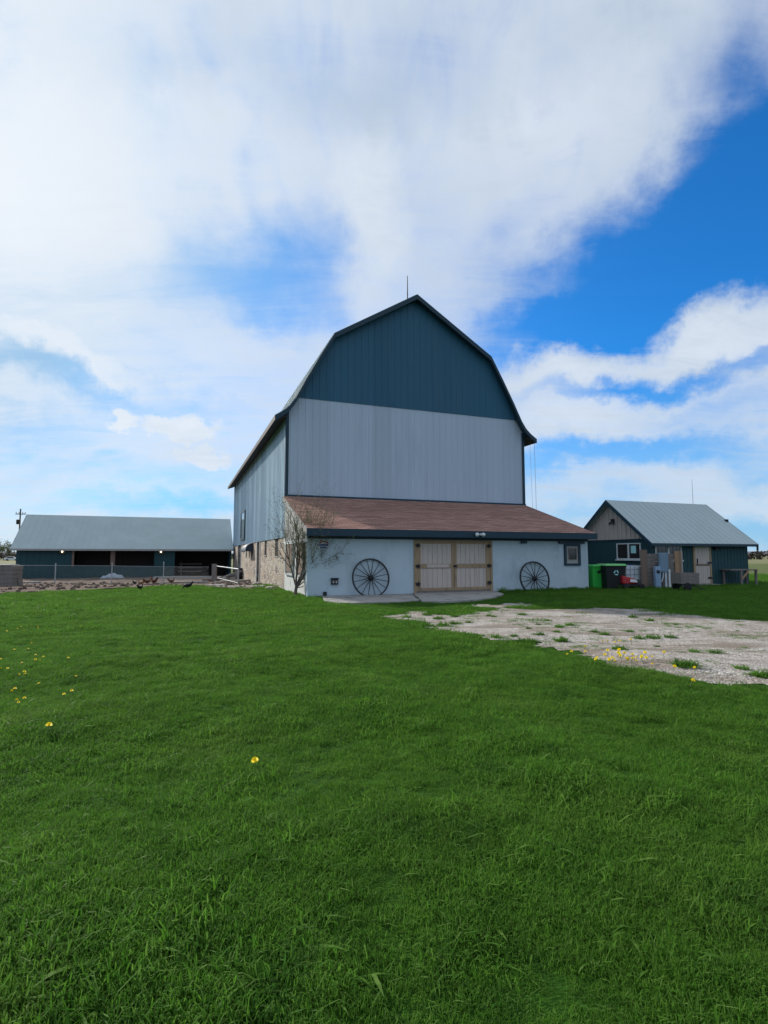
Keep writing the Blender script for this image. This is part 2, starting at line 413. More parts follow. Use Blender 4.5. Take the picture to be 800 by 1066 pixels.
# ---- stone base on the left side with slots and a door
openings = [(6.75, 7.75, 1.55, 2.44), (10.7, 11.6, 1.6, 2.44), (13.6, 14.8, -.4, 2.44), (17.3, 18.0, 1.5, 2.44), (18.9, 19.5, 1.5, 2.44), (20.7, 21.4, 1.5, 2.44), (25.2, 27.6, -.6, 2.44)]
w = MB(lambda a, b, c: (b, a, c)); y = D + .02
for a0, a1, z0, z1 in openings:
    w.box(y, a0, 0, .5, -.8, 2.43)
    if z0 > 0: w.box(a0, a1, 0, .5, -.8, z0)
    y = a1
w.box(y, LEN, 0, .5, -.8, 2.43)
stone = w.build('stone_base', M['stone'], barn); stone['label'] = 'tan field stone base wall with narrow dark slots'
w = MB(); w.box(.5, .56, D + .1, LEN - .1, -.7, 2.4); w.build('dark_backing', M['dark'], stone)  # near-black sheet standing in for the unlit inside behind the openings
w = MB(); w.box(W - .4, W, D + .1, LEN, -.6, 2.43); w.build('stone_base', M['stone'], barn)
for a0, a1, z0, z1 in openings[:2] + openings[3:6]:
    w = MB(); w.box(.05, .26, a0 + .002, a1 - .002, z0, z1, 0); w.box(-.03, .24, a0 - .04, a1 + .04, z0 - .06, z0 - .003, 1)  # near-black block set nearly flush, its colour standing for shade in the slot
    w.build('slot_window', [M['dark'], M['concrete']], stone)
for q_ in ((13.35, 13.58), (14.82, 15.2)): MB().box(-.04, .3, *q_, -.4, 2.42).build('door_post', M['ply'], stone)
w = MB(); w.box(.15, .2, 13.6, 14.8, -.5, 2.4, 0); w.build('stable_door', M['trim'], stone)
for q_ in ((25.0, 25.18), (27.62, 27.8)): MB().box(-.03, .25, *q_, -.6, 2.42).build('door_post', M['galv'], stone)
w = MB(); w.box(.12, .17, 25.2, 27.6, -.6, 2.4, 0); w.build('stable_door', M['trim'], stone)
# tall shuttered window in the side siding
w = MB(); w.box(-.11, -.068, 21.9, 24.4, 2.95, 4.95, 0)
sw = w.build('side_window', M['glass'], barn)
w = MB()
for a in ((21.75, 21.9, 2.8, 5.1), (24.4, 24.55, 2.8, 5.1), (21.9, 24.4, 2.8, 2.95), (21.9, 24.4, 4.95, 5.1)): w.box(-.14, -.066, a[0], a[1], a[2], a[3])
w.build('window_frame', M['trim'], sw)
# curved hood over the slots
w = MB(); arc = [(-.55 * math.sin(t), 1.86 + .57 * math.cos(t)) for t in np.linspace(0, math.pi / 2, 9)]
arc2 = [(a * .95, b - .035) for a, b in reversed(arc)]
w.prism(arc + arc2, 17.0, 19.4)
w.prism([(0, 1.86)] + [(a * .94, 1.86 + (b - 1.86) * .94) for a, b in arc], 17.06, 17.09)
hood = w.build('hood', M['hood'], barn); hood['label'] = 'dark curved hood with a pale rim sticking out of the stone wall'
w = MB(); w.tube([(a * 1.01, 16.98, b + .01) for a, b in arc], .035, 6); w.build('rim', M['whitepaint'], hood)
# ---- lean-to
w = MB(); w.box(0, 4.42, 0, .25, -.3, 2.5); w.box(8.16, W, 0, .25, -.3, 2.5); w.box(4.42, 8.16, 0, .25, 2.30, 2.5)
w.box(W - .25, W, .25, D, -.3, 2.5)
leanwall = w.build('lean_to_wall', M['stucco'], barn); leanwall['label'] = 'pale blue-grey painted stucco front wall of the lean-to'
w = MB(lambda a, b, c: (b, a, c))
w.strips([.252, D], lambda a: -.3, lambda a: 2.12, .001, .24)
endw = w.build('end_wall', M['peel_stucco'], barn); endw['label'] = 'peeling white end wall of the lean-to beside the bare tree'
w = MB(lambda a, b, c: (b, a, c)); a = .02
while a < D:
    b = min(a + .19, D); tops = [2.5 + (q / D) * 1.72 for q in (a, b)]
    off = random.uniform(-.03, -.015)
    w.hexa([(a, off, 2.24), (b - .012, off, 2.24), (b - .012, .2, 2.24), (a, .2, 2.24), (a, off, tops[0]), (b - .012, off, tops[1]), (b - .012, .2, tops[1]), (a, .2, tops[0])])
    a += .19
w.build('gable_boards', M['peel_boards'], endw)
MB().box(-.05, .2, .0, D, 2.10, 2.235).build('band_board', M['whitepaint'], endw)
for a0, a1 in ((.62, 1.72), (2.75, 4.3)):
    w = MB(); w.box(-.035, -.002, a0, a1, .85, 2.09, 0)
    for k in np.arange(a0, a1, .18): w.box(-.05, -.036, k + .008, k + .17, .87, 2.08, 0)
    bo = w.build('boarded_opening', M['oldwood'], endw)
    w = MB(); w.box(-.08, -.003, a0 - .12, a0 - .003, .8, 2.095); w.box(-.08, -.003, a1 + .003, a1 + .12, .8, 2.095); w.box(-.08, -.003, a0 - .12, a1 + .12, .72, .798)
    w.build('frame', M['peel_boards'], bo)
# right end triangle
w = MB(lambda a, b, c: (b, a, c)); w.strips([.02, D], lambda a: 2.505, lambda a: 2.52 + (a / D) * 1.7, W - .2, W - .02); w.build('end_boards', M['green_wood'], barn)
# lean-to roof
ZT, ZB, YF = 4.36, 2.60, -.45
def lr(x0, x1, y0, y1, off0, off1):
    f = lambda y: ZB + (y - YF) / (D - YF) * (ZT - ZB)
    return [(x0, y0, f(y0) + off0), (x1, y0, f(y0) + off0), (x1, y1, f(y1) + off0), (x0, y1, f(y1) + off0), (x0, y0, f(y0) + off1), (x1, y0, f(y0) + off1), (x1, y1, f(y1) + off1), (x0, y1, f(y1) + off1)]
w = MB(); xl, xr = -.12, W + .12
f = lambda y: ZB + (y - YF) / (D - YF) * (ZT - ZB)
ny = 30
for k in range(ny):                                   # each shingle course is a shallow step
    y0 = YF + (D - YF) * k / ny; y1 = YF + (D - YF) * (k + 1) / ny
    wob = random.uniform(-.003, .003)
    w.hexa([(xl, y0, f(y0) - .06), (xr, y0, f(y0) - .06), (xr, y1 - .085, f(y1) - .06), (xl, y1 - .085, f(y1) - .06),
            (xl, y0, f(y0) + .022 + wob), (xr, y0, f(y0) + .022 + wob), (xr, y1 - .0851 if k == ny - 1 else y1, f(y1) + .004), (xl, y1 - .0851 if k == ny - 1 else y1, f(y1) + .004)])
lroof = w.build('lean_to_roof', M['shingle'], barn)
w = MB(); w.box(xl - .03, xr + .03, YF - .045, YF - .003, ZB - .27, ZB + .015); w.build('fascia', M['trim'], lroof)
w = MB(); w.box(xl, xr, YF, -.003, ZB - .24, ZB - .20); w.box(0, W, -.05, -.003, 2.24, 2.36); w.build('soffit', M['trim'], lroof)
for xx in (xl - .03, xr + .0):
    w = MB(); w.hexa(lr(xx, xx + .03, YF - .003, D - .09, -.2, .012)); w.build('rake_board', M['ply'] if xx < 0 else M['trim'], lroof)
# ---- double doors
x0d, x1d, zt = 4.42, 8.16, 2.30
w = MB(); w.box(x0d + .002, x0d + .11, -.03, .2, -.05, zt - .002); w.box(x1d - .11, x1d - .002, -.03, .2, -.05, zt - .002); w.box(x0d + .112, x1d - .112, -.03, .2, 2.20, zt - .002); w.build('door_casing', M['wood_frame'], barn)
w = MB(); w.box(x0d + .112, x1d - .112, .0, .24, -.1, .12); w.build('door_sill', M['greywood'], barn)
xm = (x0d + x1d) / 2
for side in (0, 1):
    a, b = (x0d + .115, xm - .008) if side == 0 else (xm + .008, x1d - .115)
    w = MB(); x = a + .1
    w.box(a + .05, b - .05, .05, .07, .14, 2.18)
    n = 7; stp = (b - a - .2) / n
    for k in range(n): w.box(x + k * stp + .006, x + (k + 1) * stp - .006, .02 + random.uniform(0, .006), .049, .15, 2.17)
    leaf = w.build('barn_door', M['plank'], barn)
    w = MB()
    sl, sr = (.20, .11) if side == 0 else (.11, .20)
    w.box(a, a + sl, -.005, .045, .13, 2.19); w.box(b - sr, b, -.005, .045, .13, 2.19)
    w.box(a + sl + .001, b - sr - .001, -.004, .018, .13, .25); w.box(a + sl + .001, b - sr - .001, -.004, .018, 2.08, 2.19); w.box(a + sl + .001, b - sr - .001, -.004, .018, 1.06, 1.24)
    w.build('door_frame', M['wood_frame'], leaf)
    hxp = a - .04 if side == 0 else b - .16
    for zz in (.42, 1.15, 2.0):
        w = MB(); w.box(hxp, hxp + .2, -.055, -.031, zz - .055, zz + .055); w.tube([(hxp + (.12 if side == 0 else .08), -.06, zz - .09), (hxp + (.12 if side == 0 else .08), -.06, zz + .09)], .022, 6); w.build('hinge', M['blackmetal'], leaf)
    if side == 0:
        w = MB(); w.box(a + sl + .28, b - sr - .12, -.020, -.0045, 1.085, 1.22); w.build('rail_patch', M['plank'], leaf)
    else:
        w = MB(); w.box(a - .05, a + .12, -.04, -.006, 1.11, 1.19); w.tube([(a + .04, -.04, 1.15), (a + .04, -.08, 1.15), (a + .04, -.08, 1.02)], .015, 6); w.build('latch', M['blackmetal'], leaf)
# ---- small window with dark frame at the right end
wx0, wx1, wz0, wz1 = 11.98, 12.9, 1.12, 2.12
w = MB(); w.box(wx0 + .12, wx1 - .12, -.012, -.003, wz0 + .1, wz1 - .1); pw = w.build('window', M['ply'], barn)
w = MB(); w.box(wx0 + .27, wx1 - .25, -.03, -.0125, wz0 + .30, wz1 - .22); w.build('pane', M['glass'], pw)
w = MB()
for q in ((wx0, wx0 + .12, wz0, wz1), (wx1 - .12, wx1, wz0, wz1), (wx0 + .12, wx1 - .12, wz0, wz0 + .1), (wx0 + .12, wx1 - .12, wz1 - .1, wz1)): w.box(q[0], q[1], -.06, -.003, q[2], q[3])
w.build('window_frame', M['trim'], pw)
w = MB(); w.box(wx0 + .25, wx1 - .23, -.05, -.031, wz0 + .28, wz0 + .30); w.box(wx0 + .25, wx1 - .23, -.05, -.031, wz1 - .22, wz1 - .20); w.box(wx0 + .25, wx0 + .27, -.05, -.031, wz0 + .30, wz1 - .22); w.box(wx1 - .25, wx1 - .23, -.05, -.031, wz0 + .30, wz1 - .22); w.build('muntin', M['oldwood'], pw)
MB().box(11.68, 13.12, -.10, -.003, 2.13, 2.23).build('window_header', M['trim'], barn)
MB().box(9.6, 9.9, -.12, -.051, 2.12, 2.25).build('eave_bracket', M['trim'], barn)
# outlet box, pipe stubs
w = MB(); w.box(.93, 1.19, -.10, -.003, .47, .69, 0); w.box(.90, 1.22, -.13, -.003, .69, .72, 0)
ob = w.build('outlet_box', M['blackplast'], barn)
for q_ in (.97, 1.09): MB().box(q_, q_ + .06, -.108, -.101, .52, .62).build('socket', M['ply'], ob)
w = MB(); w.box(.62, .74, -.09, -.003, .02, .2); w.build('drain_cap', M['blackplast'], barn)
w = MB(); w.tube([(1.15, -.003, 1.55), (1.15, -.10, 1.52), (1.15, -.13, 1.44)], .04, 8); w.build('vent_pipe', M['galv'], barn)

# ---- sign on the lean-to
sg = empty('wall_sign', barn_w(.62, -.02, 2.0), TH, 'small white sign with a red arch and blue band on the pale lean-to wall', 'sign')
w = MB(); w.box(-.20, .20, -.01, .012, -.16, .06); w.prism([(.20, .06)] + [(.20 * math.cos(t), .06 + .11 * math.sin(t)) for t in np.linspace(0.05, math.pi - .05, 12)] + [(-.20, .06)], -.01, .012); w.build('board', M['whitepaint'], sg)
w = MB(); o_ = [(.185 * math.cos(t), .055 + .10 * math.sin(t)) for t in np.linspace(0, math.pi, 12)]; i_ = [(.12 * math.cos(t), .055 + .05 * math.sin(t)) for t in np.linspace(math.pi, 0, 12)]
w.prism(o_ + i_, -.016, -.011); w.build('arch_mark', M['red'], sg)
w = MB(); w.box(-.19, .19, -.015, -.011, -.045, .03); w.box(-.15, .15, -.015, -.011, -.13, -.075); w.build('band_mark', M['signblue'], sg)
# ---- twin floodlight under the fascia
fl = empty('floodlight', barn_w(6.95, YF - .05, 2.47), TH, 'white twin head floodlight on the dark lean-to fascia above the doors', 'floodlight')
w = MB(); w.box(.30, .50, -.05, 0, -.04, .05); w.build('mount', M['whitepaint'], fl)
for dx, sx in ((.12, -1), (.42, .4)):
    w = MB(); w.lathe([(.001, -.05), (.045, -.045), (.085, .05), (.08, .07), (.001, .06)], (dx, -.16, -.01), 'y', 14); w.tube([(dx, -.11, -.01), (.40, -.03, 0)], .015, 6); w.build('lamp_head', M['whitepaint'], fl)

# ---- wagon wheels
def wagon_wheel(loc, rz, lean, label):
    t = empty('wagon_wheel', loc, rz, label, 'wheel', 'wagon wheels leaning against the lean-to wall')
    t.rotation_euler = (lean, 0, rz)
    rw = .775
    w = MB(); n = 64; ringv = []
    for k in range(n):
        a = 2 * math.pi * k / n; c, s = math.cos(a), math.sin(a)
        ringv.append([(c * (rw - .05), -.035, rw + s * (rw - .05)), (c * rw, -.035, rw + s * rw), (c * rw, .035, rw + s * rw), (c * (rw - .05), .035, rw + s * (rw - .05))])
    vs = [p for r in ringv for p in r]; fs = []
    for k in range(n):
        for j in range(4): fs.append((k * 4 + j, k * 4 + (j + 1) % 4, ((k + 1) % n) * 4 + (j + 1) % 4, ((k + 1) % n) * 4 + j))
    w.add(vs, fs); w.build('rim', M['blackmetal'], t)
    w = MB(); w.lathe([(.001, -.13), (.05, -.13), (.06, -.08), (.10, -.06), (.105, .05), (.06, .07), (.055, .11), (.001, .11)], (0, 0, rw), 'y', 20); w.build('hub', M['blackmetal'], t)
    w = MB(); w.tube([(.08, 0, 0), (rw - .04, 0, 0)], [.018, .012], 6); s0 = w.build('spoke', M['blackmetal'], t)
    for k in range(16):
        s = s0 if k == 0 else s0.copy()
        if k: COL.objects.link(s); s.parent = t
        s.location = (0, -.02 if k % 2 else .02, rw); s.rotation_euler = (0, 2 * math.pi * (k + .5) / 16, 0)
    return t
wagon_wheel(barn_w(2.5, -.30, -.06), TH, R(-9), 'black iron wagon wheel leaning on the pale wall left of the doors')
wagon_wheel(barn_w(10.2, -.34, -.20), TH, R(-10), 'black iron wagon wheel sunk in grass right of the doors')

# ================================================================== RIGHT UTILITY SHED
SL, SW = 7.02, 5.3; SE, SR_ = 2.46, 4.62; SY = SW / 2
shed = empty('utility_shed', SHED0, TH, 'small dark green utility shed with pale metal roof and beige gable', 'shed')
w = MB(); w.box(0, SL, 0, .15, -.3, SE); w.build('front_wall', M['green_wood'], shed)
w = MB(); w.box(0, SL, SW - .15, SW, -.3, SE); w.build('rear_wall', M['green_wood'], shed)
w = MB(); w.box(SL - .15, SL, .151, SW - .151, -.3, SE)
w.add([(SL - .15, .0, SE), (SL - .15, SW, SE), (SL - .15, SY, SR_ - .05), (SL, 0, SE), (SL, SW, SE), (SL, SY, SR_ - .05)], [(0, 1, 2), (3, 5, 4), (0, 3, 4, 1), (1, 4, 5, 2), (2, 5, 3, 0)]); w.build('right_wall', M['green_wood'], shed)
w = MB(); w.box(0, .15, .151, SW - .151, -.3, SE); w.build('left_wall', M['green_wood'], shed)
w = MB(lambda a, b, c: (b, a, c)); top = lambda a: SE + (SR_ - .06 - SE) * (1 - abs(a - SY) / SY)
w.strips([0, SY, SW], lambda a: SE - .02, top, .02, .14)
for a in np.arange(.16, SW, .30): w.box(a - .03, a + .03, -.012, .019, SE, top(a) - .03)
w.build('gable_boards', M['plank'], shed)['label'] = 'beige board and batten gable'
MB().box(-.03, .0, -.02, SW + .02, SE - .10, SE - .003).build('band_board', M['trim'], shed)
# board joints on the front wall
w = MB()
for a in np.arange(.2, SL, .25): w.box(a - .015, a + .015, -.014, -.001, 0, SE - .05)
w.build('batten', M['green_wood'], shed)
slope = (SR_ - SE) / SY; ov = .36
def rz_(y): return SR_ - abs(y - SY) * slope
w = MB(); xa, xb = -.35, SL + .35
for sgn in (-1, 1):
    ye = SY + sgn * (SY + ov)
    w.hexa([(xa, SY, SR_ - .02), (xb, SY, SR_ - .02), (xb, ye, rz_(ye) - .02), (xa, ye, rz_(ye) - .02), (xa, SY, SR_ + .05), (xb, SY, SR_ + .05), (xb, ye, rz_(ye) + .05), (xa, ye, rz_(ye) + .05)])
    for x in np.arange(xa + .05, xb, .42): w.bar((x, SY, SR_ + .052), (x, ye, rz_(ye) + .052), .025, .014)
sroof = w.build('roof', M['roofmetal'], shed)
for xx in (xa - .03, xb):
    w = MB()
    for sgn in (-1, 1):
        ye = SY + sgn * (SY + ov)
        w.hexa([(xx, SY, SR_ - .18), (xx + .03, SY, SR_ - .18), (xx + .03, ye, rz_(ye) - .18), (xx, ye, rz_(ye) - .18), (xx, SY, SR_ + .045), (xx + .03, SY, SR_ + .045), (xx + .03, ye, rz_(ye) + .045), (xx, ye, rz_(ye) + .045)])
    w.build('rake_board', M['trim'], sroof)
ye = -ov
MB().box(xa, xb, ye - .03, ye - .002, rz_(ye) - .10, rz_(ye) + .03).build('fascia', M['trim'], sroof)
w = MB(); w.tube([(xb - .15, ye - .06, rz_(ye) - .05), (xb - .15, ye - .06, rz_(ye) - .32)], .05, 8); w.build('downspout', M['blackplast'], sroof)
w = MB(); w.tube([(6.3, SY, SR_), (6.3, SY, SR_ + 1.55)], [.018, .010], 6); w.build('lightning_rod', M['galv'], sroof)
w = MB(); w.box(xb - .2, xb - .05, SY - 1.42, SY - 1.28, rz_(SY - 1.35), rz_(SY - 1.35) + .16); w.build('roof_vent', M['blackplast'], sroof)
w = MB(); w.box(-.12, -.005, 2.42, 2.58, 3.40, 3.60); w.tube([(-.08, 2.50, 3.42), (-.12, 2.36, 3.38), (-.16, 2.34, 3.30)], .055, 8); w.tube([(-.08, 2.50, 3.42), (-.12, 2.64, 3.38), (-.16, 2.66, 3.30)], .055, 8); w.build('gable_lamp', M['blackmetal'], shed)
# gable window (white frame, sheet of paper)
def window(parent, f, a0, a1, z0, z1, mull, sill=True):
    w = MB(f); w.box(a0 + .06, a1 - .06, -.012, -.003, z0 + .05, z1 - .05); p = w.build('window', M['glass'], parent)
    w = MB(f)
    for q in ((a0, a0 + .06, z0, z1), (a1 - .06, a1, z0, z1), (a0 + .06, a1 - .06, z0, z0 + .05), (a0 + .06, a1 - .06, z1 - .05, z1)): w.box(q[0], q[1], -.05, -.003, q[2], q[3])
    if mull: w.box(mull - .05, mull + .05, -.045, -.0125, z0 + .05, z1 - .05)
    w.build('window_frame', M['whitepaint'], p)
    if sill:
        w = MB(f); w.box(a0 - .06, a1 + .06, -.10, -.003, z0 - .07, z0 - .003); w.build('sill', M['whitepaint'], p)
    return p
sidef = lambda a, b, c: (b, a, c)
gw = window(shed, sidef, .65, 2.30, 1.38, 2.24, 1.28 + .2)
w = MB(sidef); w.box(.98, 1.32, -.02, -.0125, 1.70, 2.10); w.build('paper_notice', M['paper'], gw)
fw = window(shed, lambda a, b, c: (a, b, c), .22, 2.02, 1.35, 2.22, 1.12)
# shed door, two-piece, with hinges
w = MB()
for k in range(6): w.box(2.98 + k * .17, 2.98 + k * .17 + .16, -.05, -.02, .1, 2.18)
w.box(2.97, 4.0, -.02, -.001, .09, 2.19)
sd = w.build('shed_door', M['plank'], shed)
w = MB(); w.box(2.84, 2.965, -.06, -.001, .02, 2.3); w.box(4.005, 4.13, -.06, -.001, .02, 2.3); w.box(2.97, 4.0, -.06, -.001, 2.2, 2.3); w.build('door_frame', M['wood_frame'], sd)
w = MB(); w.box(2.98, 4.0, -.066, -.051, 1.04, 1.14); w.build('rail', M['oldwood'], sd)
for zz in (.4, 1.2):
    w = MB(); w.box(3.82, 4.1, -.08, -.067, zz - .05, zz + .05); w.build('hinge', M['blackmetal'], sd)
w = MB(); w.box(3.06, 3.11, -.09, -.051, 1.15, 1.42); w.build('handle', M['blackmetal'], sd)
w = MB(); w.box(2.8, 4.2, -.45, -.07, -.05, .08); w.build('door_step', M['concrete'], shed)
w = MB(); w.box(4.45, 4.62, -.10, -.015, 1.86, 2.06); w.lathe([(.001, -.04), (.05, -.03), (.075, .08), (.001, .07)], (4.40, -.14, 1.98), 'y', 10); w.lathe([(.001, -.04), (.05, -.03), (.075, .08), (.001, .07)], (4.68, -.14, 1.98), 'y', 10); w.build('wall_lamp', M['blackmetal'], shed)

# ================================================================== LEFT OPEN SHED
OW, OE, ORG, OSP = 17.0, 2.75, 5.5, 3.85
osd = empty('open_shed', OPEN0, TH, 'long low dark green open fronted shed with pale metal roof', 'shed')
w = MB(); w.box(0, OW, 2 * OSP - .2, 2 * OSP, -.4, OE); w.build('rear_wall', M['green_wood'], osd)
for xx in (0, OW - .15):
    w = MB(); w.box(xx, xx + .15, .16, 2 * OSP - .21, -.4, OE)
    w.add([(xx, .0, OE), (xx, 2 * OSP, OE), (xx, OSP, ORG - .1), (xx + .15, 0, OE), (xx + .15, 2 * OSP, OE), (xx + .15, OSP, ORG - .1)], [(0, 1, 2), (3, 5, 4), (0, 3, 4, 1), (1, 4, 5, 2), (2, 5, 3, 0)])
    w.build('end_wall', M['green_wood'], osd)
def ox(px): # local x along the front from a pixel column
    d = ray(px, 585); t = ((OPEN0 - np.array([0, 0, EYE])) @ V3) / (d @ V3); q = np.array([0, 0, EYE]) + d * t - OPEN0; return float(q @ U3)
a1, a2, a3, a4, a5 = ox(75), ox(115), ox(119), ox(160.5), ox(182)
w = MB(); w.box(0, a1, 0, .15, -.4, OE)
w.box(a1 + .001, a4 - .001, 0, .15, -.4, 1.02); w.box(a1 + .001, a4 - .001, 0, .15, 2.52, OE); w.box(a4, a5, 0, .15, -.4, OE); w.box(a5 + .001, OW, .02, .15, 2.6, OE)
w.build('front_wall', M['green_wood'], osd)
MB().box(a2, a3 + .05, -.03, .15, 1.021, 2.519).build('post', M['oldwood'], osd); MB().box(a1 - .02, a1 + .15, -.03, -.001, .98, 2.6).build('post', M['oldwood'], osd)
w = MB()
for a in list(np.arange(.3, a1, .45)) + list(np.arange(a4 + .1, a5, .45)): w.box(a - .02, a + .02, -.02, -.001, -.3, OE - .1)
for a in np.arange(a1 + .3, a4, .45): w.box(a - .02, a + .02, -.02, -.001, -.3, 1.0)
w.build('batten', M['green_wood'], osd)
w = MB()
for a in np.arange(a1, a4, .35): w.box(a, a + .33, 2.0, 2.05, -.3, 2.6)
w.box(a4, OW - .2, 4.2, 4.25, -.3, 2.6); w.build('inner_partition', M['shadewood'], osd)
w = MB()
for q in (.35, .7, 1.05): w.box(a5 + .3, OW - 2.5, 3.2, 3.28, q, q + .12)
for a in np.arange(a5 + .5, OW - 2.5, 2.0): w.box(a, a + .12, 3.29, 3.4, -.3, 1.3)
w.build('feed_rail', M['greywood'], osd)
osl = (ORG - OE) / OSP; oov = .45; orz = lambda y: ORG - abs(y - OSP) * osl
w = MB()
for sgn in (-1, 1):
    ye = OSP + sgn * (OSP + oov)
    w.hexa([(-.35, OSP, ORG - .02), (OW + .12, OSP, ORG - .02), (OW + .12, ye, orz(ye) - .02), (-.35, ye, orz(ye) - .02), (-.35, OSP, ORG + .06), (OW + .12, OSP, ORG + .06), (OW + .12, ye, orz(ye) + .06), (-.35, ye, orz(ye) + .06)])
    if sgn < 0:
        for x in np.arange(-.3, OW, .5): w.bar((x, OSP, ORG + .062), (x, ye, orz(ye) + .062), .025, .014)
orf = w.build('roof', M['roofmetal'], osd)
MB().box(-.35, OW + .12, -oov - .03, -oov - .002, orz(-oov) - .10, orz(-oov) + .05).build('eave_edge', M['ply'], orf)
for px in (64.5, 167.3):
    d = ox(px)
    lm = empty('barn_lamp', (OPEN0 + U3 * d + V3 * -.02 + np.array([0, 0, 2.25])), TH, 'lit round lamp on the open shed wall ' + ('near its left end' if px < 100 else 'beside the large open bay'), 'lamp', 'lit lamps on the open shed')
    w = MB(); w.lathe([(.001, -.02), (.16, -.02), (.22, -.14), (.20, -.14), (.15, -.04), (.001, -.04)], (0, 0, 0), 'y', 16); w.build('shade', M['blackmetal'], lm)
    w = MB(); w.lathe([(.001, -.13), (.04, -.115), (.06, -.08), (.04, -.045), (.001, -.042)], (0, 0, 0), 'y', 12); w.build('bulb', M['bulb'], lm)


# ================================================================== GROUND
def poly_sd(px, py, poly):
    """signed distance to a polygon, positive inside"""
    px, py = np.asarray(px, float), np.asarray(py, float)
    d = np.full(px.shape, 1e9); ins = np.zeros(px.shape, bool); n = len(poly)
    for i in range(n):
        ax, ay = poly[i]; bx, by = poly[(i + 1) % n]
        ex, ey = bx - ax, by - ay; L = ex * ex + ey * ey + 1e-12
        t = np.clip(((px - ax) * ex + (py - ay) * ey) / L, 0, 1)
        d = np.minimum(d, np.hypot(px - ax - t * ex, py - ay - t * ey))
        c = ((ay > py) != (by > py)) & (px < (bx - ax) * (py - ay) / (by - ay + 1e-12) + ax); ins ^= c
    return np.where(ins, d, -d)
def gp(px, py): q = ground_pt(px, py); return (q[0], q[1])
GRAV = [gp(*q) for q in ((396, 641), (432, 637), (470, 639), (520, 635), (600, 634.5), (660, 635), (705, 638), (745, 642), (800, 648.5))] + [(14, 9.6), (45, 6)] + [(45, -6), (14, 3.2)] + \
       [gp(*q) for q in ((800, 717), (760, 714), (715, 707), (665, 695), (625, 686), (590, 675), (555, 668), (515, 664), (470, 658), (440, 652))]
PATCH = [gp(*q) for q in ((486, 633), (500, 629.5), (545, 629), (556, 631), (530, 632.5))]
PEN = [gp(*q) for q in ((-40, 620), (0, 618), (35, 617), (70, 615.5), (105, 614.5), (140, 612.5), (165, 611), (200, 610), (235, 612.5), (262, 613))] + [barn_w(-.0, 13)[:2], barn_w(.2, 32.3)[:2], barn_w(-17.3, 32.3)[:2], (-40, 46), (-40, 30)]
def grav_mask(x, y):
    d = poly_sd(x, y, GRAV)
    nz = fbm(x * 1.1 + 5, y * 1.1, 4) - .5
    m = d + nz * 2.0
    m2 = poly_sd(x, y, PATCH) + (fbm(x * 2.2, y * 2.2 + 9, 3) - .5) * 1.2
    return np.maximum(m, m2)
def pen_mask(x, y): return poly_sd(x, y, PEN) + (fbm(x * .9 + 3, y * .9, 4) - .5) * 1.6

xs = np.concatenate([-np.geomspace(4000, 31, 26), np.arange(-30, 30.01, .3), np.geomspace(31, 4000, 26)])
ys = np.concatenate([-np.geomspace(600, 9, 14), np.arange(-8, 48.01, .3), np.geomspace(49, 5000, 28)])
X, Y = np.meshgrid(xs, ys); Z = gz(X, Y)
nx, ny_ = len(xs), len(ys)
me = bpy.data.meshes.new('ground'); idx = np.arange(nx * ny_).reshape(ny_, nx)
fc = np.stack([idx[:-1, :-1], idx[:-1, 1:], idx[1:, 1:], idx[1:, :-1]], -1).reshape(-1, 4)
me.from_pydata(np.stack([X, Y, Z], -1).reshape(-1, 3).tolist(), [], fc.tolist()); me.polygons.foreach_set('use_smooth', [True] * len(fc)); me.update()
def ground_mat():
    m, t, b, oc, pos = new_mat('lawn_and_fields')
    n1 = t.noise(pos, .35, 4); n2 = t.noise(pos, 5, 5, .7); n3 = t.noise(t.mapping(pos, scale=(1, 3, 1)), 28, 3)
    lawn = t.mix(n1, (.018, .062, .005, 1), (.032, .095, .007, 1)); lawn = t.mix(t.ramp(n2, .45, .75), lawn, (.010, .032, .005, 1))
    far = t.mix(t.noise(t.mapping(pos, scale=(.012, .035, 1)), 1, 4), (.075, .125, .028, 1), (.17, .165, .075, 1))
    far = t.mix(t.ramp(n2, .3, .7), far, (.11, .13, .05, 1))
    sx = t.new('ShaderNodeSeparateXYZ', {0: pos})
    dist = t.math('ADD', sx.outputs[1], t.math('MULTIPLY_ADD', n1, 6, -3))
    fmask = t.new('ShaderNodeMapRange', {0: dist, 1: 41.0, 2: 46.0, 3: 0.0, 4: 1.0}).outputs[0]
    c = t.mix(fmask, lawn, far)
    straw = t.math('MULTIPLY', t.new('ShaderNodeMapRange', {0: dist, 1: 95.0, 2: 110.0, 3: 0.0, 4: 1.0}).outputs[0], .6)
    c = t.mix(straw, c, (.24, .22, .13, 1))
    t.put(b.inputs['Base Color'], c); b.inputs['Roughness'].default_value = .95; b.inputs['Specular IOR Level'].default_value = .1
    bp = t.new('ShaderNodeBump', {'Strength': .7, 'Distance': .06, 'Height': t.math('ADD', n2, n3)}); t.put(b.inputs['Normal'], bp.outputs[0])
    return m
me.materials.append(ground_mat())
go = bpy.data.objects.new('ground', me); COL.objects.link(go); tag(go, kind='structure')

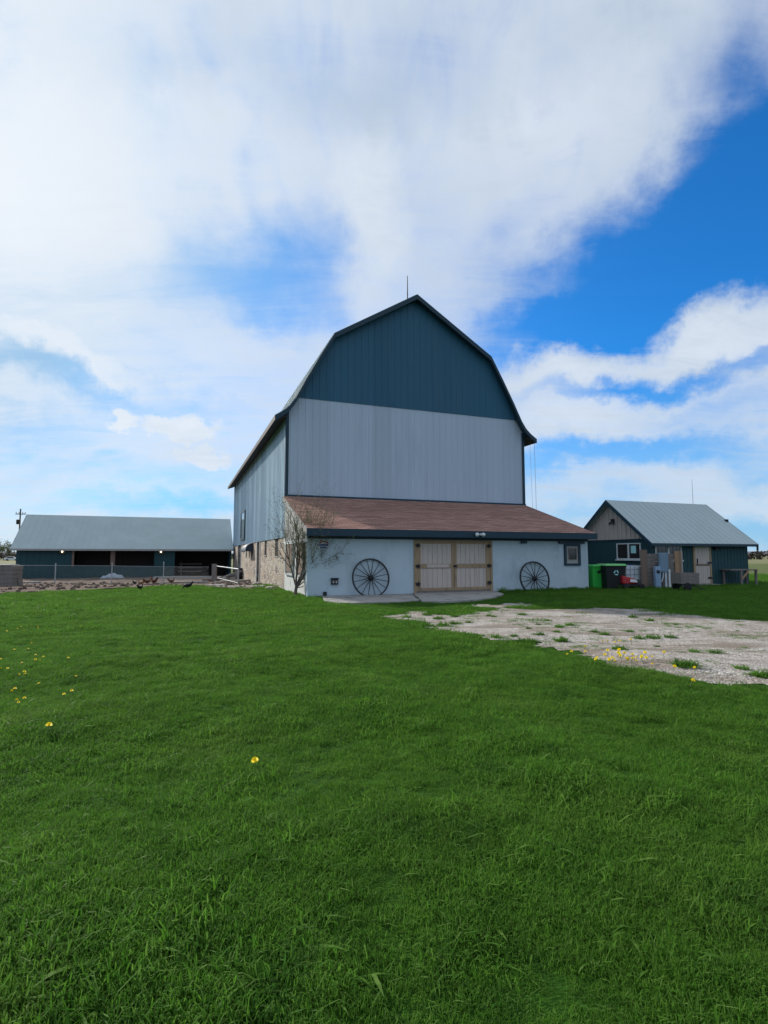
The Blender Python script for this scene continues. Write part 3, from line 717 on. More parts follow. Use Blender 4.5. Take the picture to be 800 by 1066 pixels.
def sheet(name, mask, x0, x1, y0, y1, st, off, material):
    gx = np.arange(x0, x1 + st / 2, st); gy = np.arange(y0, y1 + st / 2, st)
    CXs, CYs = np.meshgrid(gx[:-1] + st / 2, gy[:-1] + st / 2); keep = mask(CXs, CYs) > 0
    Xs, Ys = np.meshgrid(gx, gy); Zs = gz(Xs, Ys) + off; ii = np.arange(Xs.size).reshape(Xs.shape)
    q = np.stack([ii[:-1, :-1], ii[:-1, 1:], ii[1:, 1:], ii[1:, :-1]], -1)[keep]
    u, inv = np.unique(q, return_inverse=True); pts = np.stack([Xs, Ys, Zs], -1).reshape(-1, 3)[u]
    me = bpy.data.meshes.new(name); me.from_pydata(pts.tolist(), [], inv.reshape(-1, 4).tolist()); me.materials.append(material); me.update()
    o = bpy.data.objects.new(name, me); COL.objects.link(o); return tag(o, kind='structure')
def gravel_mat():
    m, t, b, oc, pos = new_mat('limestone_gravel')
    n1 = t.noise(pos, .8, 5, .65); n2 = t.noise(pos, 9, 5, .7)
    vo = t.new('ShaderNodeTexVoronoi', {'Vector': pos, 'Scale': 38.0}); vo2 = t.new('ShaderNodeTexVoronoi', {'Vector': pos, 'Scale': 14.0})
    c = t.mix(t.ramp(n1, .35, .65), (.43, .395, .36, 1), (.31, .27, .235, 1))
    c = t.mix(t.math('MULTIPLY', t.ramp(n2, .55, .75), .7), c, (.105, .085, .065, 1))
    hs = t.new('ShaderNodeSeparateColor', {0: vo.outputs['Color']})
    k = t.math('MULTIPLY_ADD', hs.outputs[0], .7, .65)
    c = t.mix(1.0, c, t.new('ShaderNodeCombineColor', {0: k, 1: k, 2: k}).outputs[0], 'MULTIPLY')
    c = t.mix(t.math('MULTIPLY', t.ramp(t.noise(t.mapping(pos, loc=(9, 5, 0), scale=(.5, 1.5, 1)), .9, 6, .7), .46, .62), .75), c, (.19, .15, .115, 1))
    gmask = t.math('MULTIPLY', t.ramp(t.noise(t.mapping(pos, loc=(4, 2, 0), scale=(.7, 1.9, 1)), 1.3, 6, .72), .58, .70), .75)
    c = t.mix(gmask, c, (.045, .075, .018, 1))
    t.put(b.inputs['Base Color'], c); b.inputs['Roughness'].default_value = .95; b.inputs['Specular IOR Level'].default_value = .1
    h = t.math('ADD', t.math('MULTIPLY', vo.outputs['Distance'], -.6), t.math('ADD', n2, t.math('MULTIPLY', vo2.outputs['Distance'], -.5)))
    bp = t.new('ShaderNodeBump', {'Strength': .8, 'Distance': .035, 'Height': h}); t.put(b.inputs['Normal'], bp.outputs[0])
    return m
sheet('gravel_drive', grav_mask, -2, 40, -6, 21, .1, .012, gravel_mat())
def dirt_mat():
    m, t, b, oc, pos = new_mat('bare_pen_soil')
    n1 = t.noise(pos, .5, 5, .65); n2 = t.noise(pos, 6, 5, .7)
    c = t.mix(t.ramp(n1, .35, .65), (.13, .092, .072, 1), (.23, .175, .14, 1)); c = t.mix(t.ramp(n2, .5, .7), c, (.08, .062, .055, 1))
    t.put(b.inputs['Base Color'], c); b.inputs['Roughness'].default_value = 1; b.inputs['Specular IOR Level'].default_value = .1
    bp = t.new('ShaderNodeBump', {'Strength': 1, 'Distance': .12, 'Height': n2}); t.put(b.inputs['Normal'], bp.outputs[0]); return m
M['dirt'] = dirt_mat()
so = sheet('pen_soil', pen_mask, -40, 0, 20, 53, .3, .02, M['dirt'])
for v_ in so.data.vertices:                    # churned soil
    v_.co.z += .10 * (float(vnoise(np.array(v_.co.x * 1.7), np.array(v_.co.y * 1.7))) - .3)

w = MB(); rc = random.Random(21)                # loose clods thrown up along the pen edge
for _ in range(550):
    x = rc.uniform(-24, -6.5); y = rc.uniform(21, 33)
    if float(pen_mask(x, y)) < .05: continue
    s_ = rc.uniform(.03, .11) * (1.5 if rc.random() < .12 else 1); z = float(gz(x, y)) + .05
    vs = [(x + s_ * math.cos(a) * rc.uniform(.7, 1.3) * q, y + s_ * math.sin(a) * rc.uniform(.7, 1.3) * q, z + h * s_) for q, h in ((1, -.4), (.85, .5), (.3, .85)) for a in (0, 1.25, 2.5, 3.77, 5.03)]
    w.rings([vs[0:5], vs[5:10], vs[10:15]], smooth=False)
tag(w.build('soil_clods', M['dirt'], fix=False), 'lumpy dark brown soil clods strewn over the pen', 'soil', kind='stuff')

# concrete aprons in front of the lean-to (irregular slabs with a real edge)
def slab(name, pts, h, label, cat='slab', m='concrete', group=None, z=None):
    c = np.mean(np.array(pts), axis=0); c3 = (c[0], c[1], float(gz(c[0], c[1])) if z is None else z)
    w = MB(); n = len(pts); o_ = []
    for i in range(n):                          # broken edge
        a, b = np.array(pts[i]), np.array(pts[(i + 1) % n]); k = max(1, int(np.hypot(*(b - a)) / .35))
        for j in range(k): p = a + (b - a) * j / k + RNG.normal(0, .02, 2); o_.append((p[0] - c[0], p[1] - c[1]))
    n = len(o_)
    w.add([(x, y, -.05) for x, y in o_] + [(x * .995, y * .995, h + RNG.normal(0, .003)) for x, y in o_], [tuple(range(n))[::-1], tuple(range(n, 2 * n))] + [(i, (i + 1) % n, n + (i + 1) % n, n + i) for i in range(n)])
    o = w.build(name, M[m]); o.location = c3
    return tag(o, label, cat, group)
bw = lambda x, y: barn_w(x, y)[:2]
SLAB_A = [bw(.55, -.02), bw(4.30, -.02)] + [gp(*q) for q in ((437, 626), (420, 627.5), (385, 628.5), (352, 629), (338, 627))]
SLAB_B = [bw(4.36, -.03), bw(8.25, -.03)] + [gp(*q) for q in ((525, 619.5), (515, 623), (495, 626), (462, 628), (440, 627))]
slab('concrete_slab', SLAB_A, .045, 'flat broken concrete slab under the left wagon wheel', group='concrete slabs along the lean-to')
slab('concrete_slab', SLAB_B, .06, 'pale concrete slab in front of the double barn doors', group='concrete slabs along the lean-to')

# ================================================================== PEN: fence, gate, timbers, stones, stack
def pt_on(px, py): return ground_pt(px, py)
fp = [pt_on(-30, 609.5), pt_on(57, 609), pt_on(116, 608.3), pt_on(170, 607), pt_on(217, 606)]
fence = empty('chain_link_fence', fp[0], 0, 'low chain link fence on thin grey posts in front of the open shed', 'fence')
def rel(p, o): return (p[0] - o.location.x, p[1] - o.location.y, p[2] - o.location.z)
for p in fp[:4]:
    w = MB(); q = rel(p, fence); w.tube([(q[0], q[1], -.3), (q[0], q[1], 1.16)], .032, 8); w.lathe([(.036, 1.15), (.03, 1.19), (.001, 1.2)], q[:2] + (0,), 'z', 8); w.build('post', M['galv'], fence)
w = MB()
for a, b in zip(fp[:-1], fp[1:]): w.tube([Vector(rel(a, fence)) + Vector((0, 0, 1.1)), Vector(rel(b, fence)) + Vector((0, 0, 1.1))], .010, 5)
w.build('top_wire', M['galv'], fence)
w = MB()
for a, b in zip(fp[:-1], fp[1:]):
    a, b = Vector(rel(a, fence)), Vector(rel(b, fence)); L = (b - a).length; n = int(L / .11); H_ = 1.08
    dx = H_ / L
    for k in range(-10, n):
        for s in (0, 1):
            t0, t1 = k / n, k / n + dx
            z0, z1 = (.02, H_)
            if t0 < 0: z0 += (-t0) / dx * (H_ - .02); t0 = 0
            if t1 > 1: z1 -= (t1 - 1) / dx * (H_ - .02); t1 = 1
            if t1 <= t0: continue
            if s: z0, z1 = H_ + .02 - z0, H_ + .02 - z1
            w.bar(a.lerp(b, t0) + Vector((0, .002 * s, z0)), a.lerp(b, t1) + Vector((0, .002 * s, z1)),   .003, .003)
w.build('wire_mesh', M['wire'], fence, fix=False)
# pipe gate on a thick timber post
gpz = pt_on(223, 606.5)
gate = empty('pipe_gate', gpz, 0, 'grey pipe gate between a thick timber post and the stone barn wall', 'gate')
e = rel(pt_on(248, 609), gate)
w = MB(); w.box(-.15, .15, -.12, .12, -.3, 1.30); w.build('timber_post', M['greywood'], gate)
w = MB(); w.tube([(e[0], e[1], -.3), (e[0], e[1], 1.15)], .045, 8); w.build('steel_post', M['galv'], gate)
w = MB(); w.tube([(.15, 0, 1.15), (e[0], e[1], 1.13)], .035, 8); w.tube([(.15, 0, .35), (e[0], e[1], .35)], .02, 6); w.build('rail', M['galv'], gate)
# timbers lying along the pen edge
tim = [((160, 603.5), (221, 603.2), .22, .22, 'pale squared timber lying behind the brown hens'), ((165, 608), (217, 607.5), .18, .14, 'pale timber lying along the grass edge by the fence post'),
       ((224, 607.5), (262, 606.5), .22, .2, 'pale timber lying under the pipe gate'), ((5, 608), (42, 607.5), .25, .12, 'pale board lying on the soil below the left shed wall')]
for (a, b, wd, h, lb) in tim:
    p, q = pt_on(*a), pt_on(*b); d = q - p
    w = MB(); L = math.hypot(d[0], d[1]); w.box(0, L, -wd / 2, wd / 2, -.04, h)
    o = w.build('timber', M['ply'], bevel=.015); o.location = (p[0], p[1], min(p[2], q[2]) + .03); o.rotation_euler = (0, 0, math.atan2(d[1], d[0])); tag(o, lb, 'timber', 'timbers lying in the pen')
p, q = pt_on(211, 606.3), pt_on(232, 606.3); w = MB(); w.box(0, 1.2, -.15, .15, -.05, .25); o = w.build('timber', M['oldwood'], bevel=.02); o.location = p; o.rotation_euler = (0, 0, .05); tag(o, 'dark timber block lying across the foot of the gate post', 'timber', 'timbers lying in the pen')
for (c, lb) in (((247, 611.5), 'flat pale stone slab in the grass below the stone wall'), ((225, 610), 'small flat pale stone in the grass below the gate post')):
    p = pt_on(*c); a = 1.1 if c[0] > 240 else .5
    slab('stone_slab', [(p[0] + a * math.cos(t) * 1.1, p[1] + .5 * math.sin(t)) for t in np.linspace(0, 5.6, 8)], .07, lb, 'stone', group='flat stones by the pen')
# stone rubble by the wall
for k, (x, y, s) in enumerate(((268, 609, .28), (274, 611.5, .2), (282, 613.5, .25), (263, 606.5, .3), (258, 607.5, .2))):
    p = pt_on(x, y); w = MB()
    rr = [[(s * math.cos(a) * f_ * (1 + .3 * vnoise(np.array(a + k), np.array(f_ * 3.))), s * .8 * math.sin(a) * f_ * (1 + .3 * vnoise(np.array(a * 2 + k), np.array(f_ * 5.))), z_ * s) for a in np.linspace(0, 2 * math.pi, 10)[:-1]] for f_, z_ in ((1.0, -.2), (1.05, .15), (.8, .45), (.3, .6))]
    w.rings(rr, smooth=False); o = w.build('rubble_stone', M['stone']); o.location = p; tag(o, 'loose tan stone fallen at the foot of the stone barn wall', 'stone', 'loose stones at the foot of the wall')
# stack of weathered timbers at the left edge
sp = pt_on(14, 611)
st = empty('timber_stack', sp, R(4), 'stack of grey weathered sleepers at the far left edge', 'timber stack')
for k in range(5):
    for j in range(2):
        w = MB(); w.box(-2.6 + random.uniform(-.1, .05), random.uniform(-.08, 0), j * .42, j * .42 + .40, k * .225 - .05, k * .225 + .17); w.build('sleeper', M['greywood'], st, bevel=.015)
w = MB(); w.box(-2.5, -.25, -.03, .85, 1.08, 1.13); w.build('cover_board', M['ply'], st)
# tarp
p = pt_on(117, 602.5); w = MB(); rr = []
for i in range(9):
    t_ = i / 8; h = .42 * math.sin(math.pi * t_) ** .6 * (.75 + .4 * random.random()) + .02
    rr.append([(-1.0 + 2.0 * t_, (.42 * math.cos(a)) * (.6 + .5 * math.sin(math.pi * t_)), max(0, h * math.sin(a)) * (1 + .25 * random.uniform(-1, 1))) for a in np.linspace(0, 2 * math.pi, 15)[:-1]])
w.rings(rr); o = w.build('crumpled_tarp', M['tarp']); o.location = p; tag(o, 'crumpled pale tarp lying in front of the open shed', 'tarp')
# scrap heap and barrel by the stone wall
p = pt_on(238, 604); sc = empty('scrap_heap', p, 0, 'heap of pale boards and stones behind the pipe gate', 'scrap heap')
w = MB()
for k in range(8):
    a = random.uniform(-.5, .5); w.bar((-.9 + .2 * k, random.uniform(-.3, .3), .1 + .05 * k), (.1 + .15 * k, random.uniform(-.3, .3), .35 + .05 * k + a * .3), .16, .04)
w.build('boards', M['ply'], sc)
w = MB()
for k in range(6):
    c = (random.uniform(-.9, .5), random.uniform(-.3, .3)); s = random.uniform(.2, .34); w.lathe([(.001, -.05), (s, .02), (s * 1.05, s * .5), (s * .6, s * .95), (.001, s)], (c[0], c[1], 0), 'z', 8, smooth=False)
w.build('stones', M['concrete'], sc)
p = pt_on(251, 603.6); w = MB(); w.lathe([(.001, 0), (.27, 0), (.285, .05), (.285, .28), (.30, .30), (.285, .32), (.285, .6), (.30, .62), (.285, .64), (.28, .9), (.29, .92), (.27, .93), (.001, .90)], n=24)
o = w.build('barrel', M['blackplast']); o.location = p; tag(o, 'black barrel standing against the stone barn wall', 'barrel')

# ================================================================== CHICKENS
def chicken(loc, yaw, mcol, size, pose, label):
    """pose 0 standing, 1 pecking, 2 resting"""
    t = empty('chicken', loc, yaw, label, 'chicken', 'chickens by the pen')
    t.scale = (size,) * 3
    up = {0: .06, 1: -.01, 2: -.08}[pose]
    spine = [(-.25, .30, .01, .012), (-.21, .30, .035, .06), (-.16, .26, .055, .085), (-.08, .235, .085, .10), (.02, .225, .095, .105), (.09, .235, .085, .095)]
    if pose == 1: spine += [(.14, .22, .06, .065), (.18, .16, .042, .045), (.21, .09, .03, .032), (.235, .065, .03, .032), (.255, .045, .022, .022), (.27, .025, .010, .010), (.28, .01, .003, .003)]
    else: spine += [(.135, .28, .06, .065), (.155, .345, .04, .042), (.165, .395, .032, .034), (.185, .42, .032, .033), (.212, .418, .022, .022), (.23, .41, .011, .010), (.245, .402, .003, .003)]
    rr = []; n = 10
    for i, (x, z, ry, rz2) in enumerate(spine):
        x0, z0 = spine[max(i - 1, 0)][:2]; x1, z1 = spine[min(i + 1, len(spine) - 1)][:2]; d = math.hypot(x1 - x0, z1 - z0); nxn, nzn = -(z1 - z0) / d, (x1 - x0) / d
        rr.append([(x + nxn * rz2 * math.sin(a), ry * math.cos(a), z + up * (1 if pose == 2 else .0) + nzn * rz2 * math.sin(a)) for a in np.linspace(0, 2 * math.pi, n + 1)[:-1]])
    w = MB(); w.rings(rr)
    # tail fan and folded wings
    zo = up if pose == 2 else 0
    for a in (-.25, 0, .25): w.hexa([(-.20, a * .1 - .012, .26 + zo), (-.20, a * .1 + .012, .26 + zo), (-.33, a * .2 + .01, .40 + zo), (-.33, a * .2 - .01, .40 + zo), (-.13, a * .1 - .012, .32 + zo), (-.13, a * .1 + .012, .32 + zo), (-.26, a * .2 + .01, .45 + zo), (-.26, a * .2 - .01, .45 + zo)])
    for s in (-1, 1): w.rings([[(x, s * (.075 + .03 * q * abs(math.cos(a / 2))), .245 + zo + .06 * q * math.sin(a)) for a in np.linspace(0, 2 * math.pi, 9)[:-1]] for x, q in ((-.19, .2), (-.12, .8), (-.03, 1.0), (.05, .9), (.09, .3))])
    if pose != 2:
        for s in (-1, 1): w.tube([(0, s * .045, .16), (.02, s * .045, .085), (-.005, s * .045, .012)], [.02, .010, .008], 6); w.bar((-.03, s * .045, .006), (.06, s * .045, .006), .03, .01)
    w.build('body', mcol, t)
    hx_, hz_ = (.235, .065) if pose == 1 else (.185, .42 + zo)
    dz = (.035, .0) if pose == 1 else (0, .033)
    w = MB(); w.prism([(hx_ - .03 + dz[0], hz_ + dz[1] - .005), (hx_ + .03 + dz[0], hz_ + dz[1] - .005), (hx_ + .025 + dz[0], hz_ + dz[1] + .025), (hx_ + .012 + dz[0], hz_ + dz[1] + .01), (hx_ + dz[0], hz_ + dz[1] + .03), (hx_ - .015 + dz[0], hz_ + dz[1] + .012), (hx_ - .028 + dz[0], hz_ + dz[1] + .022)], -.005, .005); w.build('comb', M['comb'], t); w = MB()
    w.prism([(hx_ + .03, hz_ - .02), (hx_ + .04, hz_ - .05), (hx_ + .02, hz_ - .055), (hx_ + .015, hz_ - .022)], -.012, .012); w.build('wattle', M['comb'], t)
    return t
ck = [((140.5, 609.5), R(80), 'chick_black', .62, 0, 'small black hen left of the tan hen by the fence'), ((146.5, 609), R(170), 'chick_tan', .85, 2, 'tan hen between the black hen and the brown pair'),
      ((153.5, 609), R(30), 'chick_brown', .85, 0, 'dark brown hen standing right beside the tan hen'), ((160, 608.8), R(160), 'chick_brown', .95, 0, 'largest dark brown hen with raised tail near the fence post'),
      ((178.5, 608), R(5), 'chick_brown', .80, 0, 'red brown hen alone on the pale timber right of the fence post'), ((146, 615), R(70), 'chick_black', .68, 0, 'small black hen standing out on the grass below the tan hen'),
      ((195, 614), R(190), 'chick_black', .88, 1, 'black hen pecking in the grass nearest the barn')]
for a, yaw, mc, s_, ps, lb in ck: chicken(pt_on(*a), yaw, M[mc], s_, ps, lb)

# ================================================================== AROUND THE UTILITY SHED
def wheelie_bin(loc, rz, wd, dp, h, mbody, mlid, label, mark):
    t = empty('wheelie_bin', loc, rz, label, 'bin', 'wheelie bins beside the utility shed')
    w = MB(); a, b = .41 * wd, .5 * wd; c, d = .38 * dp, .5 * dp; hb = h - .09
    w.hexa([(-a, -c, .03), (a, -c, .03), (a, c, .03), (-a, c, .03), (-b, -d, hb), (b, -d, hb), (b, d, hb), (-b, d, hb)])
    w.box(-b - .02, b + .02, -d - .02, d + .02, hb - .06, hb - .001); w.build('body', mbody, t, bevel=.02)
    w = MB(); w.hexa([(-b - .03, -d - .05, hb + .002), (b + .03, -d - .05, hb + .002), (b + .03, d + .04, hb + .002), (-b - .03, d + .04, hb + .002), (-b + .02, -d + .02, hb + .085), (b - .02, -d + .02, hb + .085), (b - .02, d - .02, hb + .085), (-b + .02, d - .02, hb + .085)]); w.build('lid', mlid, t, bevel=.015)
    w = MB(); w.tube([(-b, d + .08, hb - .02), (b, d + .08, hb - .02)], .018, 6); w.bar((-b + .06, d, hb - .03), (-b + .06, d + .08, hb - .02), .03, .03); w.bar((b - .06, d, hb - .03), (b - .06, d + .08, hb - .02), .03, .03); w.build('handle', M['blackplast'], t)
    for s in (-1, 1):
        w = MB(); w.lathe([(.001, -.03), (.10, -.03), (.11, 0), (.10, .03), (.001, .03)], (s * (a + .02), d + .0, .11), 'x', 16); w.build('wheel', M['rubber'], t)
    mark(t, d, c, hb)
    return t
def mark_dark(t, d, c, hb):
    w = MB(); w.add([(-.13, -d - .0, hb - .24), (.0, -d - .0, hb - .20), (.10, -d - .0, hb - .14), (.11, -d - .0, hb - .28), (-.02, -d - .0, hb - .33)], [(0, 1, 2, 3, 4)]); w.build('mark', M['blackplast'], t)
def mark_arrows(t, d, c, hb):
    w = MB()
    for k in range(3):
        a = 2 * math.pi * k / 3 + .5; cx_, cz_ = .085 * math.cos(a), .085 * math.sin(a); tx, tz = -math.sin(a), math.cos(a)
        w.add([(cx_ + tx * s + math.cos(a) * q, -d - .0, hb - .32 + cz_ + tz * s + math.sin(a) * q) for s, q in ((-.07, -.02), (.03, -.02), (.03, -.05), (.09, 0), (.03, .05), (.03, .02), (-.07, .02))], [(0, 1, 2, 3, 4, 5, 6)])
    w.build('arrow_mark', M['paper'], t)
p = depth_pt(619.5, 612, 25.6); wheelie_bin((p[0], p[1], 0), R(14), .66, .72, 1.16, M['binplast'], M['binplast'], 'bright green wheelie bin beside the pale lean-to corner', mark_dark)
p = depth_pt(637.5, 612, 25.3); wheelie_bin((p[0], p[1], 0), R(8), 1.02, .8, 1.2, M['blackplast'], M['lidplast'], 'wide black wheelie bin with pale green lid and arrow mark', mark_arrows)
# caged tank
p = depth_pt(657.5, 611, 26.6); ib = empty('caged_tank', (p[0], p[1], 0), R(8), 'white plastic tank in a steel cage beside the black bin', 'tank')
w = MB(); w.box(-.56, .56, -.5, .5, .0, .05);
for q in (-.5, -.04, .42): w.box(q, q + .12, -.49, .49, .051, .13)
w.build('pallet', M['ply'], ib)
w = MB(); w.box(-.52, .52, -.47, .47, .14, 1.08); w.build('tank', M['whiteplast'], ib, bevel=.06)
w = MB(); w.lathe([(.001, 1.08), (.11, 1.08), (.11, 1.13), (.001, 1.13)], (0, 0, 0), 'z', 16); w.build('cap', M['signblue'], ib)
w = MB()
for z_ in (.16, .42, .68, .92, 1.10):
    w.tube([(-.56, -.5, z_), (.56, -.5, z_), (.56, .5, z_), (-.56, .5, z_), (-.56, -.5, z_)], .014, 6)
for x_ in np.linspace(-.56, .56, 6): w.tube([(x_, -.515, .14), (x_, -.515, 1.10)], .014, 6); w.tube([(x_, .515, .14), (x_, .515, 1.10)], .014, 6)
for y_ in np.linspace(-.4, .4, 4): w.tube([(-.575, y_, .14), (-.575, y_, 1.10)], .014, 6); w.tube([(.575, y_, .14), (.575, y_, 1.10)], .014, 6)
w.build('cage', M['galv'], ib)
# red mower
p = depth_pt(654, 611, 25.2); mw = empty('red_mower', (p[0], p[1], 0), R(12), 'red garden machine with a pale panel parked before the caged tank', 'mower')
w = MB(); w.hexa([(-.45, -.3, .28), (.32, -.3, .28), (.32, .3, .28), (-.45, .3, .28), (-.45, -.27, .66), (.22, -.24, .52), (.22, .24, .52), (-.45, .27, .66)]); w.build('hood', M['red'], mw, bevel=.05)
w = MB(); w.hexa([(-.1, -.315, .36), (.30, -.315, .34), (.30, -.30, .34), (-.1, -.30, .36), (-.05, -.30, .50), (.24, -.30, .46), (.24, -.28, .46), (-.05, -.28, .50)]); w.build('side_panel', M['whitepaint'], mw)
w = MB(); w.box(-.5, .62, -.34, .34, .14, .24); w.hexa([(.3, -.3, .24), (.62, -.24, .24), (.62, .24, .24), (.3, .3, .24), (.3, -.25, .48), (.55, -.2, .44), (.55, .2, .44), (.3, .25, .48)]); w.build('deck', M['blackplast'], mw, bevel=.03)
for x_ in (-.38, .46):
    for s in (-1, 1):
        w = MB(); w.lathe([(.001, -.05), (.10, -.05), (.14, -.03), (.14, .03), (.10, .05), (.001, .05)], (x_, s * .38, .14), 'y', 18); w.build('wheel', M['rubber'], mw)
# board screen with electric boxes
p = depth_pt(668, 611, 26.0); scn = empty('board_screen', (p[0], p[1], 0), R(6), 'weathered board screen standing before the shed corner', 'screen')
w = MB(); w.box(0, .32, -.06, 0, -.1, 1.86); w.build('left_post', M['oldwood'], scn)
w = MB()
for k in range(9): w.box(.33, 1.75, .01 + .004 * (k % 2), .05, .02 + k * .185, .02 + k * .185 + .172)
w.box(.36, .46, .051, .14, -.2, 1.66); w.box(1.55, 1.65, .051, .14, -.2, 1.66); w.build('planks', M['greywood'], scn)
w = MB(); w.box(1.76, 2.10, -.06, 0, .3, 1.80); w.build('right_board', M['newwood'], scn)
w = MB(); w.box(2.11, 2.17, -.05, .02, -.1, 1.80); w.build('edge_post', M['ply'], scn)
b0 = scn.location
ep = empty('electric_panel', (b0.x + .82, b0.y + .02, 0), R(6), 'grey blue electric panel mounted on the board screen', 'electric panel')
w = MB(); w.box(0, .46, -.20, -.065, .78, 1.72); w.build('cabinet', M['boxblue'], ep, bevel=.01)
w = MB(); w.box(.03, .43, -.215, -.201, .82, 1.68); w.build('door', M['boxblue'], ep)
for x_, z_ in ((.28, .02), (.33, .02)):
    w = MB(); w.tube([(x_ + .03, -.14, -.1), (x_ + .03, -.14, .78)], .03, 8); w.build('conduit', M['whiteplast'], ep)
w = MB(); w.tube([(.2, -.14, .78), (.19, -.14, .55), (.12, -.15, .36), (-.03, -.16, .28)], .03, 8); w.build('conduit', M['whiteplast'], ep)
w = MB(); w.box(.50, .60, -.12, -.066, -.1, .92); w.build('conduit_cover', M['whitepaint'], ep)
mc = empty('meter_cabinet', (b0.x + .56, b0.y - .02, 0), R(6), 'pale blue meter cabinet standing left of the electric panel', 'meter box')
w = MB(); w.box(0, .28, -.24, -.06, -.1, 1.06); w.build('cabinet', M['boxpale'], mc, bevel=.01)
w = MB(); w.lathe([(.001, -.31), (.07, -.31), (.085, -.27), (.085, -.241)], (.14, 0, .82), 'y', 16); w.build('meter', M['glass'], mc)
w = MB(); w.box(.03, .25, -.252, -.241, .12, .60); w.build('door', M['boxpale'], mc)
# garden cart
p = depth_pt(714, 615, 24.2); ct = empty('garden_cart', (p[0], p[1], 0), R(10), 'grey wooden garden cart parked in front of the shed door', 'cart')
w = MB()
for k in range(3): w.box(-.44, .44, -.32, -.29, .34 + k * .16, .34 + k * .16 + .15); w.box(-.44, .44, .29, .32, .34 + k * .16, .34 + k * .16 + .15); w.box(-.47, -.441, -.32, .32, .34 + k * .16, .34 + k * .16 + .15); w.box(.441, .47, -.32, .32, .34 + k * .16, .34 + k * .16 + .15)
w.box(-.44, .44, -.289, .289, .33, .36); w.build('box', M['greywood'], ct)
for s in (-1, 1):
    w = MB(); w.lathe([(.001, -.04), (.14, -.04), (.19, -.02), (.19, .02), (.14, .04), (.001, .04)], (-.18, s * .37, .19), 'y', 20); w.build('wheel', M['rubber'], ct)
w = MB(); w.tube([(-.18, -.36, .19), (-.18, .36, .19)], .02, 6); w.bar((-.4, 0, .29), (.5, -.05, .22), .07, .07); w.tube([(.45, -.05, .24), (.75, -.15, .09)], .025, 6); w.build('frame', M['blackmetal'], ct)
w = MB(); w.tube([(.75, -.3, .07), (.75, .05, .07)], .03, 6); w.build('handle', M['blackplast'], ct)
# work table
p = depth_pt(771.5, 609, 28.2); tb = empty('work_table', (p[0], p[1], 0), R(4), 'rough wooden work table at the right end of the utility shed', 'table')
w = MB(); w.box(-.55, .92, -.1, .75, .80, .86); w.build('table_top', M['greywood'], tb)
for x_, y_ in ((-.45, .62), (0.02, -.05), (.86, .66), (.86, -.02)):
    w = MB(); w.box(x_ - .045, x_ + .045, y_ - .045, y_ + .045, -.1, .798); w.build('leg', M['greywood'], tb)
w = MB(); w.bar((.05, -.07, .36), (.42, -.07, .78), .05, .09); w.build('brace', M['newwood'], tb)


# ================================================================== VEGETATION
def leaf_mat(name, c0, c1, tr=.35):
    m, t, b, oc, pos = new_mat(name)
    oi = t.new('ShaderNodeObjectInfo'); n = t.noise(pos, 1.5, 3)
    c = t.mix(n, (*c0, 1), (*c1, 1))
    b.inputs['Roughness'].default_value = .6; b.inputs['Specular IOR Level'].default_value = .2; t.put(b.inputs['Base Color'], c)
    tl = t.new('ShaderNodeBsdfTranslucent', {'Color': c}); mx = t.new('ShaderNodeMixShader', {0: tr, 1: b.outputs[0], 2: tl.outputs[0]})
    t.l.new(mx.outputs[0], m.node_tree.nodes['Material Output'].inputs[0]); return m
M['leaf'] = leaf_mat('young_leaves', (.10, .13, .05), (.19, .20, .10))
M['farleaf'] = leaf_mat('spring_foliage', (.05, .07, .025), (.12, .13, .06))
M['hedge'] = leaf_mat('hedge_twigs', (.05, .042, .036), (.085, .075, .05), .1)

def grow(w, tips, p, d, L, r, lvl, rng, up=.12, spread=.6, nseg=5, r_min=.004):
    pts, rad = [Vector(p)], [r]; d = Vector(d).normalized(); q = Vector(p)
    for i in range(nseg):
        d = (d + Vector((rng.gauss(0, .13), rng.gauss(0, .13), rng.gauss(0, .08) + up))).normalized(); q = q + d * (L / nseg)
        pts.append(q.copy()); rad.append(max(r_min, r * (1 - .62 * (i + 1) / nseg)))
        if lvl > 0 and i >= 1:
            for _ in range(2 if rng.random() < .5 else 1):
                a = rng.uniform(0, 2 * math.pi); s_ = d.cross(Vector((math.cos(a), math.sin(a), .3))).normalized()
                grow(w, tips, q, d * (1 - spread * .5) + s_ * spread, L * rng.uniform(.42, .68), rad[-1] * .62, lvl - 1, rng, up * .8, spread, nseg, r_min)
        if lvl <= 1: tips.append((q.copy(), d.copy()))
    w.tube(pts, rad, 6 if r > .012 else 4, caps=False)

def leaves(tips, n, size, jit, rng):
    w = MB()
    for _ in range(n):
        p, d = tips[rng.randrange(len(tips))]; c = p + Vector((rng.gauss(0, jit), rng.gauss(0, jit), rng.gauss(0, jit)))
        a = Vector((rng.gauss(0, 1), rng.gauss(0, 1), rng.gauss(0, 1))).normalized(); b = a.cross(Vector((rng.gauss(0, 1), rng.gauss(0, 1), rng.gauss(0, 1)))).normalized(); s_ = size * rng.uniform(.6, 1.3)
        w.add([c - a * s_, c + b * s_ * .45, c + a * s_, c - b * s_ * .45], [(0, 1, 2, 3)])
    return w
